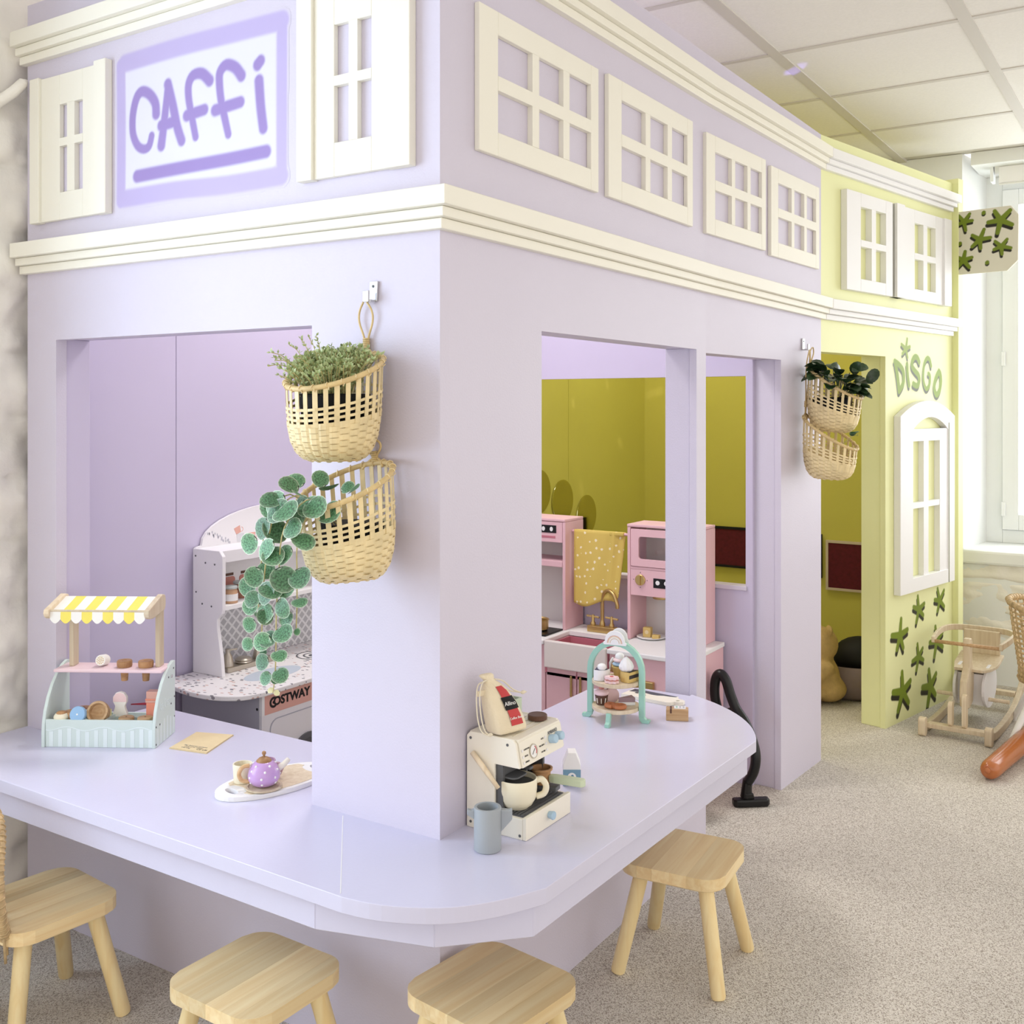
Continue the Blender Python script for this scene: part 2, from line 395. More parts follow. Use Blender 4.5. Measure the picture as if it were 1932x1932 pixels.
def rough(name, fn, nu, nv, mat, parent=None):
    """displaced wall grid; fn(u, v) gives the point"""
    vs = [fn(i / nu, j / nv) for j in range(nv + 1) for i in range(nu + 1)]
    fs = [(j * (nu + 1) + i, j * (nu + 1) + i + 1, (j + 1) * (nu + 1) + i + 1, (j + 1) * (nu + 1) + i) for j in range(nv) for i in range(nu)]
    return MB().add(vs, fs).build(name, mat, parent, smooth=True)
def lump(a, b, s=1.):
    return (noise.noise((a * 5, b * 7, 3.1)) * .022 + noise.noise((a * 14, b * 19, 7.7)) * .010 + noise.noise((a * 45, b * 45, 1.3)) * .004) * s
def course(z, a):
    """mortar grooves of the whitewashed masonry"""
    z = z + .02 * noise.noise((a * 3, z * 2, 5.))
    d = abs((z / .16) % 1 - .5); return -.012 * max(0, (d - .42) / .08)

# stone wall on the left with a window opening (outside the frame), the house butts against it
wl = struct(rough('wall_left', lambda u, v: (-.62 + u * .80, 1.356 + 1.5 * lump(u * .8, v * 2.5) - course(v * 2.49, u), v * 2.50), 60, 170, STONE))
mb = MB()
mb.box(-2.45, -.60, 1.34, 1.60, 0, .58); mb.box(-2.45, -.60, 1.34, 1.60, 2.30, 2.50); mb.box(-3.6, -2.45, 1.34, 1.60, 0, 2.5); mb.box(-.64, -.60, 1.36, 1.60, 0, 2.5)
mb.box(.17, 3.78, 1.40, 1.60, 0, 2.5)
mb.build('stone_reveal', STONE, wl)
def window(n, frame_boxes, pane, mat=UPVC):
    o = struct(MB().box(*frame_boxes[0]).build('window_%d' % n, mat, bevel=.003))
    for b in frame_boxes[1:]: MB().box(*b).build('frame_bar', mat, o, bevel=.003)
    MB().box(*pane).build('pane', GLASS, o)
    return o
window(2, [(-2.45, -.64, 1.50, 1.56, .58, .66), (-2.45, -.64, 1.50, 1.56, 2.22, 2.30), (-2.45, -2.37, 1.50, 1.56, .66, 2.22), (-.72, -.64, 1.50, 1.56, .66, 2.22), (-1.60, -1.52, 1.50, 1.56, .66, 2.22)],
       (-2.4, -.7, 1.527, 1.533, .64, 2.24))

# far wall with the deep window on the right
XW = 3.75
def wr(u, v):
    y = -2.6 + u * 4.25; z = v * .565
    return (XW - lump(y, z, 1.0) + course(z, y) * -1.6 - .006 * noise.noise((y * 3, z * 40, 2.)), y, z)
wr_o = struct(rough('wall_right', wr, 220, 60, STONE))
mb = MB()
mb.box(XW, XW + .5, -2.6, 1.65, 0, .565)
mb.prism([(XW, -.292), (XW + .42, -.36), (XW + .42, 1.65), (XW, 1.65)], 'z', .565, 2.5)
mb.prism([(XW, -2.5), (XW + .42, -2.4), (XW + .42, -2.7), (XW, -2.7)], 'z', .565, 2.5)
mb.box(XW, XW + .42, -2.5, -.33, 2.44, 2.5)
mb.build('plaster_reveal', PLASTER, wr_o)
MB().box(XW - .03, XW + .40, -2.55, -.288, .56, .626).build('window_sill', PLASTER, wr_o, bevel=.012)
y1 = -.345; xw = XW + .34
fb = [(xw, xw + .06, y1 - .075, y1, .626, 2.44), (xw, xw + .06, -2.42, -2.35, .626, 2.44), (xw, xw + .06, -2.35, y1 - .075, .626, .69), (xw, xw + .06, -2.35, y1 - .075, 2.37, 2.44), (xw, xw + .06, -1.42, -1.34, .69, 2.37)]
fb += [(xw - .02, xw + .05, y1 - .150, y1 - .077, .693, 2.367), (xw - .02, xw + .05, -1.338, -1.265, .693, 2.367), (xw - .02, xw + .05, -1.265, y1 - .150, .693, .77), (xw - .02, xw + .05, -1.265, y1 - .150, 2.29, 2.367)]
w1 = window(1, fb, (xw + .028, xw + .034, -2.4, y1 - .05, .66, 2.40))
for z in (.76, 2.05, 1.5): MB().box(xw - .032, xw - .018, y1 - .092, y1 - .074, z, z + .07).build('hinge', UPVC, w1, bevel=.003)
bl = thing('roller_blind', 'white roller blind rolled up at the top of the far window', 'blind', (XW + .12, -.42, 2.37))
MB().tube([(0, 0, .065), (0, -1.9, .065)], .032, 16).build('roll', WHITE, bl, smooth=True)
MB().box(-.034, -.030, -1.9, -.02, -.015, .065).build('cloth', WHITE, bl)
MB().tube([(-.032, -.02, -.015), (-.032, -1.9, -.015)], .006, 8).build('bottom_bar', WHITE, bl, smooth=True)
MB().box(-.03, .04, .005, .02, .0, .12).build('bracket', UPVC, bl, bevel=.003)

# ------------------------------------------------------------------ play house walls
ZC = .475
FRONT = (0., 1.325, -PI / 2); SIDE = (0., 0., 0.); BEND = (1.31, 0., math.atan2(-.06, .95)); DISCO = (2.26, -.06, math.atan2(-.245, 1.16))
def wpt(fr, s, d, z):
    """point on a wall frame: s along, d outward, z up"""
    c, n = math.cos(fr[2]), math.sin(fr[2])
    return (fr[0] + s * c + d * n, fr[1] + s * n - d * c, z)
def wobj(mb, name, mat, fr, **k):
    o = mb.build(name, mat, **k); o.location = (fr[0], fr[1], 0); o.rotation_euler = (0, 0, fr[2]); return o
TH = .022
# front wall (left face): s = 1.325 - y
mb = MB()
mb.box(0, .121, 0, .03, 0, 2.335); mb.box(.121, .995, 0, .03, 0, ZC - .03); mb.box(.121, .995, 0, .03, 1.468, 2.335); mb.box(.995, 1.325, 0, .03, 0, 2.335)
struct(wobj(mb, 'wall_front', LAV, FRONT))
mb = MB()
mb.box(.055, .118, .0305, .10, ZC + .001, 1.471); mb.box(.998, 1.06, .0305, .10, ZC + .001, 1.471); mb.box(.055, 1.06, .0305, .10, 1.471, 1.53)
struct(wobj(mb, 'trim_front_lining', LAVIN, FRONT, bevel=.002))
# side wall with the serving hatch
mb = MB()
mb.box(.030, .374, 0, TH, 0, 2.342); mb.box(.374, 1.24, 0, TH, 0, ZC - .03); mb.box(.374, 1.24, 0, TH, 1.466, 2.342); mb.box(1.24, 1.31, 0, TH, 0, 2.342)
struct(wobj(mb, 'wall_side', LAV, SIDE))
mb = MB()
mb.box(.31, .371, TH, .10, ZC + .001, 1.469); mb.box(1.243, 1.306, TH + .0005, .10, 0, 1.469); mb.box(.31, 1.306, TH + .0005, .10, 1.469, 1.53)
struct(wobj(mb, 'trim_hatch_lining', LAV, SIDE, bevel=.002))
# bent wall with the doorway
L2 = math.hypot(.95, .06)
def slope(z0, z1, s): return z0 + (z1 - z0) * s
mb = MB()
mb.prism([(0, 1.458), (.572, 1.458), (.572, 0), (L2, 0), (L2, 2.30), (0, 2.342)], 'y', 0, TH)
struct(wobj(mb, 'wall_bend', LAV, BEND))
mb = MB()
mb.box(.575, .64, TH + .0005, .10, 0, 1.461); mb.box(-.001, .64, TH + .0005, .10, 1.461, 1.53); mb.box(.64, L2, .06, .10, 0, 2.2)
struct(wobj(mb, 'trim_door_lining', LAV, BEND, bevel=.002))
# disco wall
L3 = math.hypot(1.16, .245)
mb = MB()
mb.prism([(0, 1.502), (.525, 1.502), (.525, 0), (L3, 0), (L3, 2.30), (0, 2.30)], 'y', 0, TH)
struct(wobj(mb, 'wall_disco', YEL, DISCO))
mb = MB()
mb.box(.528, .60, TH + .0005, .105, 0, 1.505); mb.box(.0, .60, TH + .0005, .105, 1.505, 1.56); mb.box(0.0, .012, TH + .0005, .105, 0, 1.505)
struct(wobj(mb, 'trim_disco_lining', YEL, DISCO, bevel=.002))
mb = MB(); mb.box(L3 + .001, L3 + .055, -.028, .12, 0, 2.318)
struct(wobj(mb, 'trim_disco_post', YEL, DISCO, bevel=.002))
# partition between cafe and disco, with a window opening
mb = MB(); pt = MB()
for m, x0, x1 in ((mb, 1.872, 1.890), (pt, 1.890, 1.908)):
    m.box(x0, x1, .06, .085, 0, 2.2); m.box(x0, x1, .085, 1.0, 0, .68); m.box(x0, x1, .085, 1.0, 1.405, 2.2); m.box(x0, x1, 1.0, 1.33, 0, 2.2)
struct(mb.build('wall_partition', LAVIN)); struct(pt.build('wall_partition_disco', YELIN))
struct(MB().box(1.862, 1.915, .08, 1.0, .667, .682).build('trim_partition_sill', LAV, bevel=.002))
# inner back walls
bw = struct(MB().box(.02, .4785, 1.332, 1.345, 0, 2.2).build('wall_back', LAVIN))
MB().box(.481, 1.872, 1.332, 1.345, 0, 2.2).build('panel', LAVIN, bw)
db = struct(MB().box(1.908, 2.78, 1.305, 1.325, 0, 2.2).build('wall_disco_back', YELIN))
MB().box(2.782, 3.66, 1.305, 1.325, 0, 2.2).build('panel', YELIN, db)
struct(MB().box(3.62, 3.66, -.25, 1.305, 0, 2.2).build('wall_disco_end', YELIN))

# ------------------------------------------------------------------ stepped cornices (trim)
def offset_path(path, d):
    """outward offset (to the right-hand side walking from the stone wall round the corner) with mitres"""
    P_ = [Vector(p) for p in path]; out = []
    for i, p in enumerate(P_):
        ns = []
        if i > 0: t = (p - P_[i - 1]).normalized(); ns.append(Vector((t.y, -t.x)))
        if i < len(P_) - 1: t = (P_[i + 1] - p).normalized(); ns.append(Vector((t.y, -t.x)))
        m = sum(ns, Vector((0, 0))).normalized(); out.append(p + m * (d / max(.3, m.dot(ns[0]))))
    return out
def cornice(num, path, zs, mat, h, ext=0.):
    """three boards, the top one deepest; zs = bottom height at every path point"""
    root = None
    for k, (a, b, d) in enumerate(((0., .27, .017), (.27, .52, .029), (.52, 1., .044))):
        pth = [Vector(p) for p in path]
        if ext:
            t = (pth[-1] - pth[-2]).normalized(); pth[-1] = pth[-1] + t * (ext * (k - 1))
            if num in (1, 2): t = (pth[0] - pth[1]).normalized(); pth[0] = pth[0] + t * (ext * (k - 1))
        o_ = offset_path(pth, d); i_ = offset_path(pth, -.001); n = len(pth); vs = []
        for j in range(n):
            z0 = zs[j] + a * h; z1 = zs[j] + b * h - .0006
            vs += [(i_[j].x, i_[j].y, z0), (o_[j].x, o_[j].y, z0), (o_[j].x, o_[j].y, z1), (i_[j].x, i_[j].y, z1)]
        fs = [(0, 1, 2, 3), tuple(range(4 * n - 4, 4 * n))[::-1]]
        for j in range(n - 1): fs += [(4 * j + q, 4 * j + (q + 1) % 4, 4 * j + 4 + (q + 1) % 4, 4 * j + 4 + q) for q in range(4)]
        o = MB().add(vs, fs).build('trim_%d' % num if root is None else 'board', mat, root, bevel=.0012, seg=1)
        if root is None: root = struct(o)
    return root
pA = [(0, 1.335), (0, 0), (1.31, 0), (2.27, -.0606)]; pC = [(2.27, -.0622), (3.41, -.303)]
cornice(1, pA, [1.640, 1.636, 1.634, 1.620], CREAM, .077)
cornice(2, pA, [2.178, 2.184, 2.190, 2.172], CREAM, .078, .0)
cornice(3, pC, [1.620, 1.614], WHITE, .075, .012)
cornice(4, pC, [2.172, 2.166], WHITE, .075, .012)

# ------------------------------------------------------------------ counter
ct = thing('counter', 'lavender counter wrapping round the corner post of the cafe', 'counter', (0, 0, 0))
out = [(-.262, 1.325), (-.276, .0)]
arc = spline([(-.276, .0), (-.262, -.075), (-.217, -.163), (-.15, -.225), (-.062, -.272)], 4)
out += [(p.x, p.y) for p in arc[1:]]
out += [(.90, -.300)]
out += [(p.x, p.y) for p in spline([(.90, -.300), (.945, -.283), (1.02, -.24), (1.095, -.175), (1.16, -.09), (1.205, -.002)], 3)[1:]]
out += [(1.205, -.0005)]
# worktop goes through the hatches, notched round the corner post (wall boards)
out += [(1.19, .0), (1.19, .16), (1.10, .277), (.60, .277)]
inner = [(.31, .30), (.30, .62), (.30, 1.20), (-.0, 1.20), (-.0, 1.325)]
wt = MB().prism(out + inner, 'z', ZC - .028, ZC).build('worktop', LAV2, ct, bevel=.010, seg=3)
MB().strip([(-.268, .010, ZC), (-.01, .236, ZC)], [(0, 0, 1)] * 2, [(-.66, .75, 0)] * 2, .0018, .0006).build('seam', WHITE, ct)
sk = [(-.243, 1.325), (-.250, .085), (-.188, -.128), (-.066, -.250), (.905, -.276), (.915, -.266), (.915, -.255)]
for i in range(4):
    a, b = Vector(sk[i]), Vector(sk[i + 1]); t = (b - a).normalized(); n = Vector((-t.y, t.x)) * -1
    n = Vector((t.y, -t.x)); q = [a, b, b - n * .02, a - n * .02]
    MB().prism([(v.x, v.y) for v in q], 'z', .386, ZC - .0285).build('skirt_board', LAV2, ct, bevel=.0015, seg=1)
a = Vector((.905, -.276)); MB().prism([(.905, -.256), (.917, -.262), (1.0, -.10), (.985, -.09)], 'z', .386, ZC - .0285).build('skirt_board', LAV2, ct)

# ------------------------------------------------------------------ mock windows
def mock(label, fr, s0, s1, z0, z1, cols, rows, dep=.022, mat=CREAM, group=None, name='mock_window'):
    """flat grid of stiles, rails and muntins; cols / rows list the pane openings in wall coordinates"""
    o = thing(name, label, 'window frame', wpt(fr, s0, 0, z0), fr[2], group)
    W, H = s1 - s0, z1 - z0; c = [(a - s0, b - s0) for a, b in cols]; r = [(a - z0, b - z0) for a, b in rows]
    y0, y1 = -dep, -.0003
    MB().box(0, c[0][0], y0, y1, 0, H).build('stile', mat, o, bevel=.0012, seg=1)
    MB().box(c[-1][1], W, y0, y1, 0, H).build('stile', mat, o, bevel=.0012, seg=1)
    MB().box(c[0][0] + .0002, c[-1][1] - .0002, y0, y1, 0, r[0][0]).build('rail', mat, o, bevel=.0012, seg=1)
    MB().box(c[0][0] + .0002, c[-1][1] - .0002, y0, y1, r[-1][1], H).build('rail', mat, o, bevel=.0012, seg=1)
    for i in range(len(c) - 1): MB().box(c[i][1], c[i + 1][0], y0, y1, r[0][0], r[-1][1]).build('muntin', mat, o)
    for j in range(len(r) - 1): MB().box(c[0][0], c[-1][1], y0 - .0003, y1, r[j][1], r[j + 1][0]).build('muntin', mat, o)
    return o
def six(label, fr, s0, s1, z0, z1):
    W, H = s1 - s0, z1 - z0; k = (.135, .40, .455, .665, .72, .925)
    cols = [(s0 + W * k[2 * i], s0 + W * k[2 * i + 1]) for i in range(3)]
    rows = [(z0 + H * .165, z0 + H * .455), (z0 + H * .555, z0 + H * .84)]
    return mock(label, fr, s0, s1, z0, z1, cols, rows, .013, CREAM, 'six-pane frames over the serving hatch')
six('cream six-pane frame nearest the corner, largest in view', SIDE, .114, .616, 1.811, 2.106)
six('cream six-pane frame second from the corner', SIDE, .668, 1.184, 1.811, 2.110)
six('cream six-pane frame third from the corner', (1.31, 0, BEND[2]), -.022, .414, 1.808, 2.104)
six('small cream six-pane frame next to the yellow wall', BEND, .458, .900, 1.798, 2.094)

def shutter(label, s0, s1, z0, z1, panes, posts):
    o = thing('mock_window', label, 'window frame', wpt(FRONT, s0, 0, z0), FRONT[2], 'shuttered frames beside the cafe sign')
    W, H = s1 - s0, z1 - z0; d = .013
    c = [(a - s0, b - s0) for a, b in panes]; r0, rm0, rm1, r1 = .07, .185, .205, H - .075
    a0, a1 = posts[0] - s0, posts[1] - s0
    MB().box(0, a0, -.021, -.0003, 0, H + .003).build('post', CREAM, o, bevel=.0012, seg=1)
    MB().box(a1, W, -.021, -.0003, 0, H + .006).build('post', CREAM, o, bevel=.0012, seg=1)
    MB().box(a0, c[0][0], -d, -.0003, .002, H).build('stile', CREAM, o, bevel=.001, seg=1)
    MB().box(c[-1][1], a1, -d, -.0003, .002, H).build('stile', CREAM, o, bevel=.001, seg=1)
    MB().box(c[0][0], c[-1][1], -d, -.0003, .002, r0).build('rail', CREAM, o, bevel=.001, seg=1)
    MB().box(c[0][0], c[-1][1], -d, -.0003, r1, H).build('rail', CREAM, o, bevel=.001, seg=1)
    MB().box(c[0][0], c[-1][1], -d - .0002, -.0003, rm0, rm1).build('muntin', CREAM, o)
    MB().box(c[0][1], c[1][0], -d, -.0003, r0, r1).build('muntin', CREAM, o)
# s = 1.325 - y
shutter('cream shuttered frame with four slots beside the stone wall', .040, .345, 1.764, 2.128, [(.155, .185), (.215, .247)], (.078, .300))
shutter('cream shuttered frame with four slots near the house corner', .970, 1.268, 1.764, 2.148, [(1.068, 1.107), (1.130, 1.166)], (1.013, 1.205))
mock('white four-pane frame on the yellow wall next to the lavender wall', DISCO, .150, .536, 1.742, 2.120, [(.262, .352), (.388, .476)], [(1.790, 1.915), (1.940, 2.068)], .026, WHITE, 'four-pane frames on the yellow wall')
o = mock('white four-pane frame with side board beside the hanging sign', DISCO, .560, 1.10, 1.742, 2.120, [(.745, .83), (.868, .955)], [(1.790, 1.915), (1.940, 2.066)], .024, WHITE, 'four-pane frames on the yellow wall')
MB().box(.467, .54, -.034, -.0005, -.002, .377).build('side_board', WHITE, o, bevel=.001)
MB().box(0, .072, -.034, -.0005, 0, .38).build('side_board', WHITE, o, bevel=.001)

# arched window
aw = thing('arched_mock_window', 'tall white arched window frame under the disco lettering', 'window frame', wpt(DISCO, .598, 0, .530), DISCO[2])
W = .545; H1 = .73; apex = .795
def archtop(x0, x1, zb, za, n=10): return [(x1 + (x0 - x1) * i / n, zb + (za - zb) * math.sin(PI * (.12 + .76 * i / n)) / 1.0 - (za - zb) * math.sin(PI * .12)) for i in range(n + 1)]
ot = [(0 + W * (1 - i / 12), H1 + (apex - H1) * (1 - (2 * i / 12 - 1) ** 2)) for i in range(13)]
it = [(.118 + .355 * (1 - i / 12), .672 + (.725 - .672) * (1 - (2 * i / 12 - 1) ** 2)) for i in range(13)]
MB().ring([(0, 0), (W, 0)] + ot, [(.118, .0581), (.473, .0581)] + it, 'y', -.030, -.0004).build('arched_frame', WHITE, aw, bevel=.0015, seg=1)
MB().box(.118, .473, -.026, -.0004, .625, .676).build('rail', WHITE, aw)
MB().box(.118, .127, -.026, -.0004, .058, .625).build('stile', WHITE, aw); MB().box(.395, .473, -.026, -.0004, .058, .625).build('stile', WHITE, aw)
MB().box(.235, .282, -.024, -.0004, .058, .625).build('muntin', WHITE, aw); MB().box(.127, .395, -.0245, -.0004, .345, .369).build('muntin', WHITE, aw)
MB().box(.478, .484, -.0312, -.029, .0, .70).build('groove', SHADOWG, aw)

# ------------------------------------------------------------------ painted sign on the front wall
S_ = {'C': [(0.82, 1.98), (0.823, 2.005), (0.842, 2.028), (0.867, 2.04), (0.886, 2.033), (0.899, 2.008), (0.905, 1.976), (0.902, 1.942), (0.886, 1.915), (0.864, 1.904), (0.845, 1.909), (0.836, 1.931)],
'A1': [(0.802, 1.904), (0.792, 1.955), (0.783, 2.01), (0.779, 2.042)], 'A2': [(0.779, 2.042), (0.762, 1.991), (0.747, 1.94), (0.732, 1.906)], 'A3': [(0.802, 1.95), (0.753, 1.953)],
'F1': [(0.639, 2.027), (0.664, 2.047), (0.693, 2.048), (0.708, 2.03), (0.708, 1.999), (0.699, 1.961), (0.685, 1.908)], 'F1b': [(0.714, 1.96), (0.656, 1.965)],
'F2': [(0.538, 2.021), (0.557, 2.042), (0.585, 2.053), (0.605, 2.04), (0.607, 2.014), (0.601, 1.974), (0.588, 1.929), (0.579, 1.899)], 'F2b': [(0.621, 1.958), (0.541, 1.964)],
'i': [(0.484, 2.001), (0.479, 1.947), (0.471, 1.897)], 'idot': [(0.488, 2.036), (0.479, 2.043)], 'U': [(0.888, 1.843), (0.753, 1.844), (0.579, 1.844), (0.462, 1.846)]}
FRM = [[(0.948, 2.115), (0.946, 1.952), (0.948, 1.79)], [(0.935, 2.117), (0.753, 2.121), (0.579, 2.119), (0.416, 2.117)], [(0.415, 2.115), (0.416, 1.952), (0.416, 1.79)], [(0.938, 1.795), (0.753, 1.795), (0.579, 1.788), (0.418, 1.789)]]
cs = thing('painted_sign', 'violet spray-painted CAFFI lettering in a lilac frame on the lavender wall', 'sign', wpt(FRONT, 0, 0, 0), FRONT[2])
ground = [([(.395 + .02, 1.825 + .012 * k), (.890 - .02, 1.825 + .012 * k)], .05, .05) for k in range(23)]
frs = [(sp2([(1.325 - a, b) for a, b in f_]), w_, w_) for f_, w_ in zip(FRM, (.040, .054, .038, .052))]
let = []
for k, q in S_.items():
    w_ = .040 if k == 'U' else .036
    let.append((sp2([(1.325 - a, b) for a, b in q]), w_, w_ * (.74 if k in ('C', 'F1', 'F2', 'A1') else .95)))
paint_field(cs, [(ground, (219, 218, 234), .3), (frs, (186, 174, 217), .40), (let, (152, 132, 192), .45)], C_LAV, ('pale_ground', 'frame_paint', 'lettering'), .0026)

# painted lettering and splats on the yellow wall
D_ = {'D1': [(0.616, 1.473), (0.629, 1.44), (0.642, 1.395), (0.649, 1.366)], 'D2': [(0.609, 1.484), (0.649, 1.472), (0.685, 1.45), (0.693, 1.418), (0.683, 1.391), (0.649, 1.363)], 'I': [(0.724, 1.474), (0.73, 1.43), (0.743, 1.389)],
'S': [(0.842, 1.489), (0.823, 1.507), (0.796, 1.508), (0.774, 1.489), (0.774, 1.468), (0.801, 1.45), (0.834, 1.433), (0.842, 1.41), (0.823, 1.388), (0.785, 1.395)],
'G': [(0.962, 1.476), (0.946, 1.503), (0.920, 1.507), (0.893, 1.481), (0.882, 1.434), (0.890, 1.398), (0.916, 1.376), (0.946, 1.397), (0.950, 1.432), (0.934, 1.441)],
'O': [(1.044, 1.454), (1.012, 1.424), (0.995, 1.388), (1.006, 1.36), (1.026, 1.353), (1.052, 1.375), (1.064, 1.411), (1.058, 1.442), (1.044, 1.454)]}
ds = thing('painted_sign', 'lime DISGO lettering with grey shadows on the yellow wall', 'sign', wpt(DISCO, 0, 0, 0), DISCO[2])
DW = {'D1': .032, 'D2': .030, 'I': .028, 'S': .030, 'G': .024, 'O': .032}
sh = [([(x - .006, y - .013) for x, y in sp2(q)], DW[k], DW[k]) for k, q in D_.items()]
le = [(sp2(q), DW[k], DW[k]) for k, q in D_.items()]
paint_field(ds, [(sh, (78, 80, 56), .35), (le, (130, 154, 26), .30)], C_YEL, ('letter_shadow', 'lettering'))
def splat_layers(cx, cz, r, rot, wid=.50, xs=1.):
    rnd = random.Random(int(cx * 1000 + cz * 777))
    ang = [rot + 2 * PI * i / 5 + rnd.uniform(-.2, .2) for i in range(5)]; ln = [r * rnd.uniform(.85, 1.12) for _ in ang]; out = []
    for dx, dz in ((-r * .08, -r * .28), (0, 0)):
        out.append([([(cx + dx, cz + dz), (cx + dx + l * xs * math.cos(a), cz + dz + l * math.sin(a))], r * wid * 1.15, r * wid * .85) for a, l in zip(ang, ln)])
    return out
SPL = [('green splat dotting the i above the disco lettering', .713, 1.540, .040, 1.4, 1),
       ('green painted splat just under the arched window, left of the highest one', .838, .440, .052, 1.7, None), ('highest green painted splat beside the yellow corner post', 1.053, .450, .050, 1.9, None),
       ('green painted splat nearest the doorway, halfway up', .658, .358, .062, 1.57, None), ('green painted splat beside the rocker hoop, under the highest one', 1.02, .278, .060, 1.75, None),
       ('small green painted splat in the middle of the group', .836, .240, .050, 1.9, None), ('lowest green painted splat nearest the doorway', .683, .122, .070, 1.75, None), ('green painted splat close to the floor beside the rocker', .957, .092, .070, 1.8, None)]
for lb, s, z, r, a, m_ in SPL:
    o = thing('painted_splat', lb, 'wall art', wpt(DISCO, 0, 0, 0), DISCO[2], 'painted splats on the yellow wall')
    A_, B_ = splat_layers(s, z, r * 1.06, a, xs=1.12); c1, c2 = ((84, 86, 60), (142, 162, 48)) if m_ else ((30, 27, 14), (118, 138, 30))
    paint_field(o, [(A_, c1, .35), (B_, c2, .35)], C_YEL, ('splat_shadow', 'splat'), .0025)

# hanging sign board, square to the yellow wall
sg = thing('hanging_sign', 'cream sign board with green splats jutting from the yellow post', 'sign', wpt(DISCO, L3 + .012, .003, 0), DISCO[2] - PI / 2)
MB().prism([(.0, 1.888), (.232, 1.888), (.276, 1.930), (.278, 2.125), (.246, 2.168), (.0, 2.168)], 'y', -.006, .006).build('board', M('sign_board_cream', (222, 218, 200), .6), sg, bevel=.001)
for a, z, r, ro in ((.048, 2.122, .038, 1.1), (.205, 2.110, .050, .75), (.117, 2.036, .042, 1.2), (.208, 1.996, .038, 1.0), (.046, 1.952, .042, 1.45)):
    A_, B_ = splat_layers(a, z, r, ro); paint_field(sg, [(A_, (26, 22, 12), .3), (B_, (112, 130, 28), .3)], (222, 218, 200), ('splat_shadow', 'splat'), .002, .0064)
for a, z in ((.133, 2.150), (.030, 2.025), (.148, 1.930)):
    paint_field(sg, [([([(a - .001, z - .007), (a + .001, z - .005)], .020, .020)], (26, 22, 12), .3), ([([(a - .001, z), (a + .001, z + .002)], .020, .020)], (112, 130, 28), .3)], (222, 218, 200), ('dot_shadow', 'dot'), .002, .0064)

# added fill panels, out of view above the play house, brightening its rooms
def fill_panel(label, x, y, power, col=(1, .97, .93)):
    em = bpy.data.materials.new('fill_emission'); em.use_nodes = True
    pr = em.node_tree.nodes['Principled BSDF']; pr.inputs['Emission Color'].default_value = (*col, 1); pr.inputs['Emission Strength'].default_value = 2.
    o = thing('fill_ceiling_light', label, 'light', (x, y, CH - .012), 0, 'added fill light panels')
    MB().ring(rr(.012, .588, .012, .588, .005), rr(.03, .57, .03, .57, .005), 'z', -.002, .011).build('frame', UPVC, o)
    MB().box(.031, .569, .031, .569, .0, .009).build('fill_glow_panel', em, o)
    area('fill_lamp', (x + .3, y + .3, CH - .02), (0, 0, 0), .52, .52, power, col)
fill_panel('added fill light panel out of view above the cafe kitchen', .67, .58, 12)  # added to lift the dim cafe interior
fill_panel('added fill light panel out of view above the disco room', 2.47, .58, 7, (1, .93, .86))  # added to brighten the inner disco walls
# ------------------------------------------------------------------ stools
def make_stool():
    o = thing('wooden_stool', '', 'stool', (0, 0, 0))
    a, r, h = .122, .05, .255
    seat = MB().prism(rr(-a + .004, a - .004, -a + .004, a - .004, r), 'z', h - .030, h - .026).build('seat', PINEA, o)
    ys = [-a, -.078, -.045, -.006, .036, .072, a]
    def hx(y):
        d = abs(y) - (a - r)
        return a if d <= 0 else a - r + math.sqrt(max(0, r * r - d * d))
    for i in range(6):
        y0, y1 = ys[i] + .0001, ys[i + 1] - .0001; n = 7
        yy = [y0 + (y1 - y0) * k / n for k in range(n + 1)]
        poly = [(hx(y), y) for y in yy] + [(-hx(y), y) for y in reversed(yy)]
        if i == 0: poly = [p for p in poly]
        MB().prism(poly, 'z', h - .0265, h).build('plank', PINEA, seat, bevel=.0035 if 0 else .0)
    for sx in (-1, 1):
        for sy in (-1, 1):
            MB().tube([(sx * .075, sy * .075, h - .028), (sx * .118, sy * .118, .006), (sx * .119, sy * .119, 0)], [.0175, .0165, .0145], 14).build('leg', PINEZ, o, smooth=False)
    for c in o.children:
        if c.name.startswith('leg'): smooth_by_angle(c)
    return o
st0 = make_stool()
for i, (x, y, a, lb) in enumerate(((-.27, .852, -6, 'pine stool at the left end of the counter, by the stone wall'), (-.231, .251, -1, 'pine stool in front of the long left counter side, cut by the bottom edge'),
                                   (-.028, -.138, -8, 'pine stool tucked under the rounded counter corner'), (.685, -.202, 5, 'pine stool alone at the right side of the counter, on the grey carpet'))):
    o = st0 if i == 0 else copytree(st0)
    o.location = (x, y, 0); o.rotation_euler = (0, 0, math.radians(a)); tag(o, lb, 'stool', 'pine stools at the counter')

